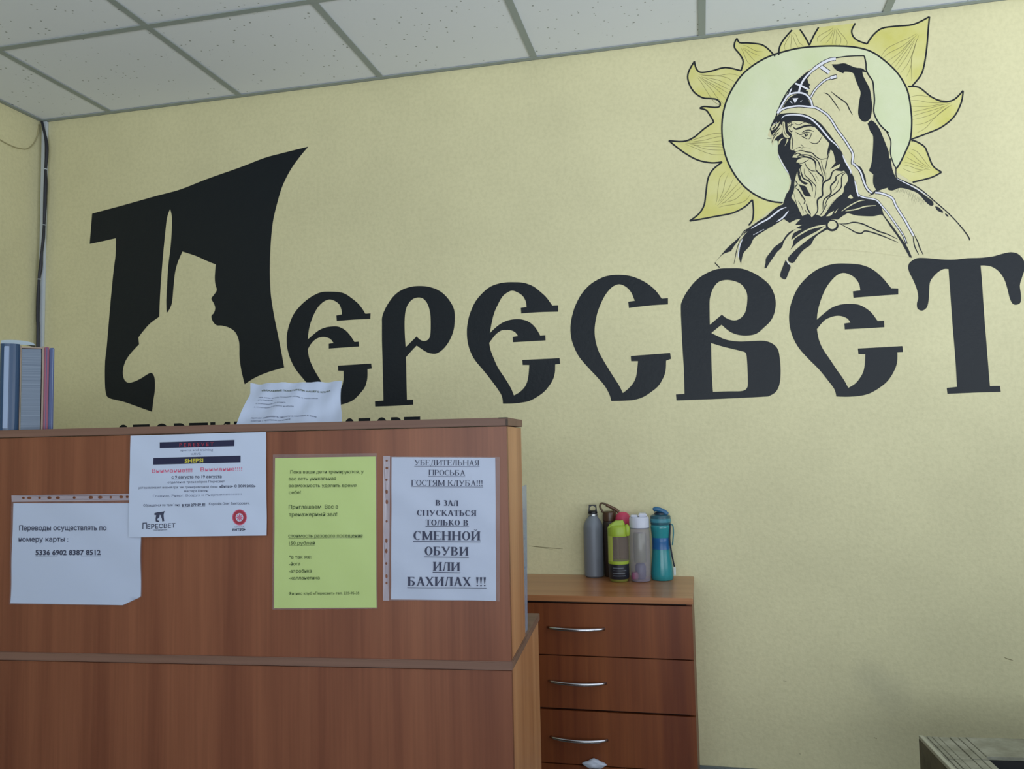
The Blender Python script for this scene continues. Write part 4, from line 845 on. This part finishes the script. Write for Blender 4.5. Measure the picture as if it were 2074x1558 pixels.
# grey aluminium bottle
r, m_, R_ = bottle('drinks_bottle', 'tall grey aluminium drinks bottle with a black loop cap', 1187.8, 1227, 1167)
L(r, 'body', m_, [(0,LIFT),(17,LIFT),(19.4,3),(19.6,40),(19.6,98),(18.8,104),(15.5,112),(11,118.5),(9.2,121),(8.8,122),(8.8,127)], mt('grey_anodised', (122, 128, 138), .48, 1, .2))
L(r, 'neck_ring', m_, [(9,122),(10,122.5),(10,126),(9,126.5)], mt('bare_aluminium', (176, 180, 182), .3, 1, .8))
capm = mt('black_cap_plastic', (22, 22, 26), .4)
L(r, 'cap', m_, [(9.3,127),(9.6,128),(9.2,131),(7,132.5)], capm)
outer = [(-9.3,127.5,1),(9.3,127.5,1),(8.4,136),(7.6,144.5,1),(-7.6,144.5,1),(-8.4,136)]; hole = [(6*math.cos(a*.524), 136.8+5.6*math.sin(a*.524)) for a in range(12)]
v2, f2 = fill([closed(outer, 3), hole]); n2 = len(v2)
vs = [(x*m_, s_*3*m_, z*m_) for s_ in (-1, 1) for x, z in v2]
lo = len(closed(outer, 3)); fs = [t for t in f2]+[tuple(i+n2 for i in reversed(t)) for t in f2]
fs += [(i, (i+1) % lo, (i+1) % lo+n2, i+n2) for i in range(lo)]+[(lo+i, lo+(i+1) % 12, lo+(i+1) % 12+n2, lo+i+n2) for i in range(12)]
obj('loop', mesh('loop', vs, fs), capm, r, None, 'black carrying loop with a round hole')
# dark brown bottle with a wide carrying loop
r, m_, R_ = bottle('drinks_bottle', 'dark brown drinks bottle with a wide carrying loop, behind the lime bottle', 1227, 1254, 1166)
brown = mt('dark_brown_plastic', (52, 42, 34), .4)
L(r, 'body', m_, [(0,LIFT),(12,LIFT),(13.6,3),(13.8,60),(13.8,105),(13,110),(12,112)], brown)
L(r, 'lid', m_, [(12.5,111),(13.8,112),(13.8,124),(13,129),(9,131)], mt('brown_lid_plastic', (78, 54, 38), .35))
ring = [(12,0,128),(6,0,136),(-4,0,143),(-12,0,147),(-17,0,146),(-18.5,0,140),(-15,0,133),(-12,0,129)]
torus_loop('carry_loop', r, [tuple(c*m_ for c in p) for p in ring], 2.0*m_, mt('olive_loop', (84, 66, 46), .45), 'brown oval carrying loop')
obj('loop_arm', tube('loop_arm', [Vector(p)*m_ for p in crm([(-6,-1,144),(2,-1,140),(12,-1,135),(19,-1,129)], 5)], [3.2*m_]*16, 8), mt('brown_arm', (96, 68, 48), .45), r)
# pink-lidded bottle
r, m_, R_ = bottle('drinks_bottle', 'drinks bottle with a round pink lid, behind the lime and clear bottles', 1249, 1281, 1170, cy=-.050)
L(r, 'body', m_, [(0,LIFT),(9,LIFT),(10,2),(10,100),(9.5,105)], mt('smoky_pink_plastic', (120, 92, 104), .3, .8))
L(r, 'lid', m_, [(12,104),(14.6,106),(15.2,115),(14.5,122),(12,128),(7,131.5),(0,132.5)], mt('pink_lid', (196, 62, 96), .5), 'pink dome lid')
# lime bottle
r, m_, R_ = bottle('drinks_bottle', 'small lime green bottle with a clear window and dark lower band', 1233.5, 1275.5, 1181)
lime = mt('lime_plastic', (152, 176, 58), .4); limet = mt('lime_film', (176, 190, 90), .35)
L(r, 'base', m_, [(0,LIFT),(17,LIFT),(18.5,2),(18.8,6.5),(0,6.6)], mt('olive_clear_base', (126, 128, 60), .3, .85))
L(r, 'dark_band', m_, [(18.8,6),(20,8),(20.6,20),(20.8,36),(0,36.1)], mt('dark_print_band', (30, 34, 44), .35), 'dark band with lines of small print')
for k, (a_, c_) in enumerate([(-1.2, .5), (-1.25, .4), (-1.15, .6), (-1.2, .2)]):
    z = 13+k*5.2; pts = []
    for i in range(13):
        a = -math.pi/2+(a_+(c_-a_)*i/12)*.75+.3; pts.append((21.0*m_*math.cos(a), 21.0*m_*math.sin(a), z*m_))
    vs = []; 
    for p in pts: vs += [p, (p[0], p[1], p[2]+.9*m_)]
    obj('band_print', mesh('band_print', vs, [(2*i, 2*i+2, 2*i+3, 2*i+1) for i in range(12)]), mt('band_print_%d' % k, (118, 126, 136), .5), r)
L(r, 'lower_ring', m_, [(20.9,36),(21.1,37),(21.1,41.5),(20.6,42),(0,42.1)], lime)
L(r, 'body', m_, [(20.4,41),(20.4,92)], mt('clear_window', (140, 128, 118), .12, .45))
vs = []; fs = []; K = 10
for i in range(K+1):
    a = math.pi*(1.02+.30*i/K); 
    for z in (41, 92): vs.append((20.9*m_*math.cos(a), 20.9*m_*math.sin(a), z*m_))
fs = [(2*i, 2*i+2, 2*i+3, 2*i+1) for i in range(K)]; obj('side_stripe', mesh('side_stripe', vs, fs, True), limet, r, None, 'lime stripe down the left of the window')
L(r, 'lid', m_, [(20.8,91),(21,92),(20.8,108),(19,111),(17.5,112),(12,113)], lime)
vs = [(-19.5,-12,108),(8,-12,108),(17,-10,108),(-19.5,12,108),(17,12,108),(-17.5,-8,113),(-4,-9,121.5),(11,-8,122.5),(15,-6,112),(-17.5,8,113),(-4,8,121.5),(11,8,122.5),(15,6,112)]
obj('spout', mesh('spout', [tuple(c*m_ for c in v_) for v_ in vs], [(0,1,6,5),(1,7,6),(1,2,8,7),(3,9,10,11,12,4),(5,6,10,9),(6,7,11,10),(7,8,12,11),(0,5,9,3),(2,4,12,8),(0,3,4,2,1)]), lime, r, None, 'sloping lime spout cover')
obj('clasp', lathe('clasp', [(.1*m_, -12*m_), (4*m_, -11*m_), (5.8*m_, -7*m_), (6*m_, 4*m_), (4.5*m_, 9*m_), (1.5*m_, 12*m_)], 14, (18.5*m_, -10*m_, 103*m_)), lime, r)
# clear bottle
r, m_, R_ = bottle('drinks_bottle', 'clear bottle with a white flip lid and a greyish insert', 1277.5, 1319, 1181)
L(r, 'body', m_, [(16,LIFT),(19,1.5),(20.3,5),(20.6,40),(20.6,100),(19.2,106),(18.6,109)], mt('clear_plastic', (186, 180, 196), .08, .30))
L(r, 'base', m_, [(0,LIFT),(16,LIFT),(18,2),(18.5,4),(0,4.5)], mt('pink_grey_base', (130, 112, 128), .3, .8))
L(r, 'insert', m_, [(0,5),(9,5),(11,10),(11,30),(8,36),(5,38)], mt('dark_insert', (70, 76, 104), .4), 'blue-grey strainer insert')
L(r, 'contents', m_, [(12.5,38.5),(13,60),(13,92),(11,97)], mt('olive_contents', (130, 136, 104), .3, .6))
L(r, 'ink_patch', m_, [(6,6),(7,9),(7,16),(5,20)], mt('pink_patch', (150, 84, 120), .4, .7), None, 16, -11.5, -10)
wl = mt('white_lid_plastic', (198, 202, 218), .35)
L(r, 'lid', m_, [(19,107.5),(20,108.5),(20,127),(18.8,129),(17,130),(0,130.2)], wl)
L(r, 'lid_seam', m_, [(19.2,106.8),(20.4,107),(20.4,108.2),(19.2,108.5)], mt('grey_seam', (120, 122, 136), .4))
obj('flip_cap', boxmesh('flip_cap', (-1*m_, -15*m_, 130*m_), (16*m_, 13*m_, 137*m_), 2*m_), wl, r)
obj('flip_cap', boxmesh('flip_cap', (-17*m_, -14*m_, 130*m_), (-1.6*m_, 13*m_, 133.5*m_), 1.5*m_), wl, r)
# teal bottle
r, m_, R_ = bottle('drinks_bottle', 'teal translucent sports bottle with a dark blue lid and a hanging strap', 1319, 1364.5, 1178)
L(r, 'body', m_, [(0,LIFT),(20,LIFT),(22.3,3),(22.6,12),(21.5,28),(19.6,46),(18.4,60),(18.0,70),(18.2,82),(19.2,94),(20.3,104),(20.3,108),(18.5,111.5)], mt('teal_plastic', (42, 138, 146), .22, .93), None, 40)
L(r, 'waist_band', m_, [(18.9,62),(18.35,66),(18.2,76),(18.5,85),(18.4,85.2)], mt('blue_waist', (34, 98, 158), .3, .85), 'blue band around the waist')
L(r, 'lid', m_, [(18.8,110.5),(20,111),(20.3,113),(20.3,127),(19.5,129),(14,131)], mt('dark_teal_lid', (36, 84, 98), .35))
L(r, 'lid_ring', m_, [(20.3,115),(21.2,116),(21.2,122),(20.3,123)], mt('teal_lid_ring', (60, 130, 146), .35), 'lighter teal ring')
obj('spout', tube('spout', [Vector(p)*m_ for p in crm([(-14,-4,140),(-8,-4,142),(0,-4,140),(8,-4,136),(14,-3,131)], 4)], [a*m_ for a in [2.5,4.2,4.6,4.8,5,5,5,5,5,5,5,5,5.2,5.2,5.2,5,4.5]], 12), mt('blue_spout', (46, 100, 140), .35), r, None, 'blue folded drinking spout')
L(r, 'hinge', m_, [(12,129),(12,134),(9,136),(0,136.5)], mt('dark_hinge', (24, 40, 56), .4))
strap = mt('navy_strap', (24, 34, 52), .5)
obj('strap', tube('strap', [Vector(p)*m_ for p in crm([(19,-8,112),(18.5,-12,100),(17,-12.5,84),(18.5,-12,66),(21,-12,48),(24.5,-11,28)], 4)], [1.6*m_]*21, 6), strap, r)
obj('strap_loop', tube('strap_loop', [Vector(p)*m_ for p in crm([(20,-4,112),(24.5,-4,108),(25,-5,92),(22,-8,70)], 4)], [1.3*m_]*13, 6), mt('teal_loop', (50, 120, 130), .4), r)
obj('strap_tag', boxmesh('strap_tag', (22.5*m_, -13*m_, 10.5*m_), (27*m_, -11*m_, 27*m_), .8*m_), mt('white_tag', (196, 206, 204), .5), r, None, 'white strap end')

# ------------------------------------------------------------------ corner: trunking, black cables, loose wire
q0 = wall_pt(80.5, 400, .012); q1 = wall_pt(90, 400, .012)
tr = thing('cable_trunking', 'narrow white plastic cable trunking running down the room corner', 'cable trunking', ((q0.x+q1.x)/2+.004, -.006, .082))
tw = max(.018, q1.x-q0.x)
obj('channel', boxmesh('channel', (-tw/2, -.0075, 0), (tw/2, .0055, CEIL-.082-.004), .001), M['white_plastic'], tr)
obj('cover_lip', boxmesh('cover_lip', (-tw/2+.002, -.0085, 0), (tw/2-.002, -.0077, CEIL-.082-.006)), M['white_plastic'], tr)
cab = [(85,247,2.5),(88,260,2.6),(91,272,2.6),(94.6,292,3.4),(94.4,318,3.4),(92.4,343,2.6),(92.6,372,3.7),(91.6,400,3.6),(91.2,421,3.2),(89.4,456,2.6),(88,482,3.0),(84.5,512,2.6),(82.5,540,3.6),(79.4,566,2.4),(77.6,595,3.5),(76.4,646,3.3),(76.8,700,3.2)]
pts = [wall_pt(x, y, .026) for x, y, _ in cab]; mp = depth_of(pts[0])/FPX
off0 = pts[0].copy()
cbl = thing('cable_bundle', 'bundle of black cables tied down the white trunking in the corner', 'cables', (off0.x, off0.y, off0.z))
ext = pts+[Vector((pts[-1].x+.004, -.026, ZL+.1)), Vector((pts[-1].x+.01, -.03, .1))]
rr = [max(.0042, w_*mp*.98) for *_, w_ in cab]+[.005, .005]
full = [tuple(p-off0)+(q,) for p, q in zip(ext, rr)]; sm = crm(full, 4)
obj('cable', tube('cable', [Vector(s_[:3]) for s_ in sm], [s_[3] for s_ in sm], 10), M['cable'], cbl)
sm2 = [Vector(s_[:3])+Vector((.002*math.sin(i*.35), -.0035, 0)) for i, s_ in enumerate(sm)]
obj('cable', tube('cable', sm2, [max(.0016, s_[3]*.55) for s_ in sm], 8), M['cable'], cbl)
for x, y in ((92.4,343),(89.4,456),(79.4,566)):
    p = wall_pt(x, y, .026)-off0
    obj('cable_tie', lathe('cable_tie', [(.0062,-.0015),(.0068,-.0015),(.0068,.0015),(.0062,.0015)], 14, p), M['white_plastic'], cbl)
wp = [(79,252),(77.5,268),(73,282),(67,292),(60,299),(52,302),(42,301),(30,298),(14,291),(0,283),(-25,268),(-60,262)]
pts = [left_pt(x, y, .004) for x, y in wp]; o0 = pts[0].copy()
wr = thing('loose_wire', 'thin beige wire sagging across the left wall from the ceiling corner', 'wire', tuple(o0))
obj('wire', tube('wire', [Vector(p) for p in crm([tuple(p-o0) for p in pts], 4)], .0022, 6), M['wire'], wr)

# ------------------------------------------------------------------ worn stand in the lower right corner
SZ = .40
P0 = z_pt(1860.5, 1490.5, SZ); P1 = z_pt(2074, 1496.9, SZ); P2 = z_pt(1907.7, 1558, SZ); H0 = z_pt(1998, 1532.8, SZ)
ex = (P1-P0).normalized(); ey = Vector((ex.y, -ex.x, 0))
print('STAND', P0, P1, P2, 'angle', math.degrees((P2-P0).normalized().angle(ex)), 'hole', (H0-P0).dot(ex), (H0-P0).dot(ey))
rz = math.atan2(ex.y, ex.x)
hx, hy = (H0-P0).dot(ex), (H0-P0).dot(ey)
SW = .62; SD = .62
stand = thing('stand', 'worn grey-brown open-topped stand with a cracked patchwork rim, at the lower right corner', 'stand', (P0.x, P0.y, 0), rz)
M['rim'], nt, b = newmat('worn_grey_veneer', srgb(140, 138, 122), .6)
v = mapped(nt, (5, 5, 5)); n = noise(nt, v, 3, 5, .65); nt.links.new(ramp(nt, n.outputs[0], [(.3, srgb(112, 110, 96)), (.5, srgb(136, 136, 120)), (.7, srgb(162, 160, 146))]).outputs[0], b.inputs['Base Color'])
M['stand_side'], nt, b = newmat('dark_marbled_side', srgb(86, 80, 60), .6)
v = mapped(nt, (6, 6, 6)); n = noise(nt, v, 2, 5, .65); nt.links.new(ramp(nt, n.outputs[0], [(.35, srgb(58, 56, 40)), (.65, srgb(104, 98, 76))]).outputs[0], b.inputs['Base Color'])
M['void'], _, _ = newmat('recess_shade_black', srgb(30, 30, 32), .8)  # shade inside the opening put in as a near-black colour
def sb(name, x0, x1, y0, y1, z0, z1, mat, bev=.0, label=None): return obj(name, boxmesh(name, (x0, -y1, z0), (x1, -y0, z1), bev), mat, stand, None, label)
sb('side_panel', 0, .012, 0.0, SD, 0, SZ-.008, M['stand_side']); sb('side_panel', SW-.012, SW, 0, SD, 0, SZ-.008, M['stand_side'])
sb('back_panel', .0122, SW-.0122, 0, .012, 0, SZ-.008, M['stand_side']); sb('front_panel', .0122, SW-.0122, SD-.012, SD, 0, SZ-.008, M['stand_side'])
sb('bottom_board', .0122, SW-.0122, .0122, SD-.0122, .02, .035, M['void'], 0, 'inside bottom, coloured dark for the shade in the opening')
hy_ = max(.04, hy); hx_ = max(.06, hx)
sb('recess_shade', hx_, SW-hx_, hy_-.006, hy_-.001, .04, SZ-.009, M['void'])
sb('recess_shade', hx_-.006, hx_-.001, hy_, SD-hy_, .04, SZ-.009, M['void']); sb('recess_shade', SW-hx_+.001, SW-hx_+.006, hy_, SD-hy_, .04, SZ-.009, M['void']); sb('recess_shade', hx_, SW-hx_, SD-hy_+.001, SD-hy_+.006, .04, SZ-.009, M['void'])
rn = random.Random(9)
# back and front rims: one board each; side rims: strips broken by a seam
sb('rim_board', hx_+.0006, SW, 0, hy_, SZ-.008, SZ, M['rim'], .0008); sb('rim_board', hx_+.0006, SW-hx_-.0006, SD-hy_, SD, SZ-.008, SZ, M['rim'], .0008)
edges = [0, .16, .27, .42, .66, .84, 1]
cuts = [hy_*1.16, hy_*2.5, SD]
for i in range(len(edges)-1):
    y = 0
    for c_ in cuts:
        yy = min(SD, c_+rn.uniform(-.004, .004)); d = rn.uniform(0, .0018)
        if yy-y > .01: sb('rim_strip', hx_*edges[i]+.0008, hx_*edges[i+1]-.0006, y+.0006, yy-.0006, SZ-.008, SZ-d, M['rim'], .0008)
        y = yy
sb('rim_board', SW-hx_, SW, hy_+.0008, SD, SZ-.008, SZ, M['rim'], .0008)
sb('mounting_strip', .0, .010, 0, SD, SZ-.0078, SZ+.0012, newmat('pale_edge_strip', srgb(168, 168, 150), .5)[0], .0006, 'paler strip along the left edge')

for o in list(C.objects):
    if o.name.split('.')[0] in ('printed_text', 'printed_faint_text', 'printed_heading', 'printed_warning', 'printed_bars'): o['kind'] = 'stuff'
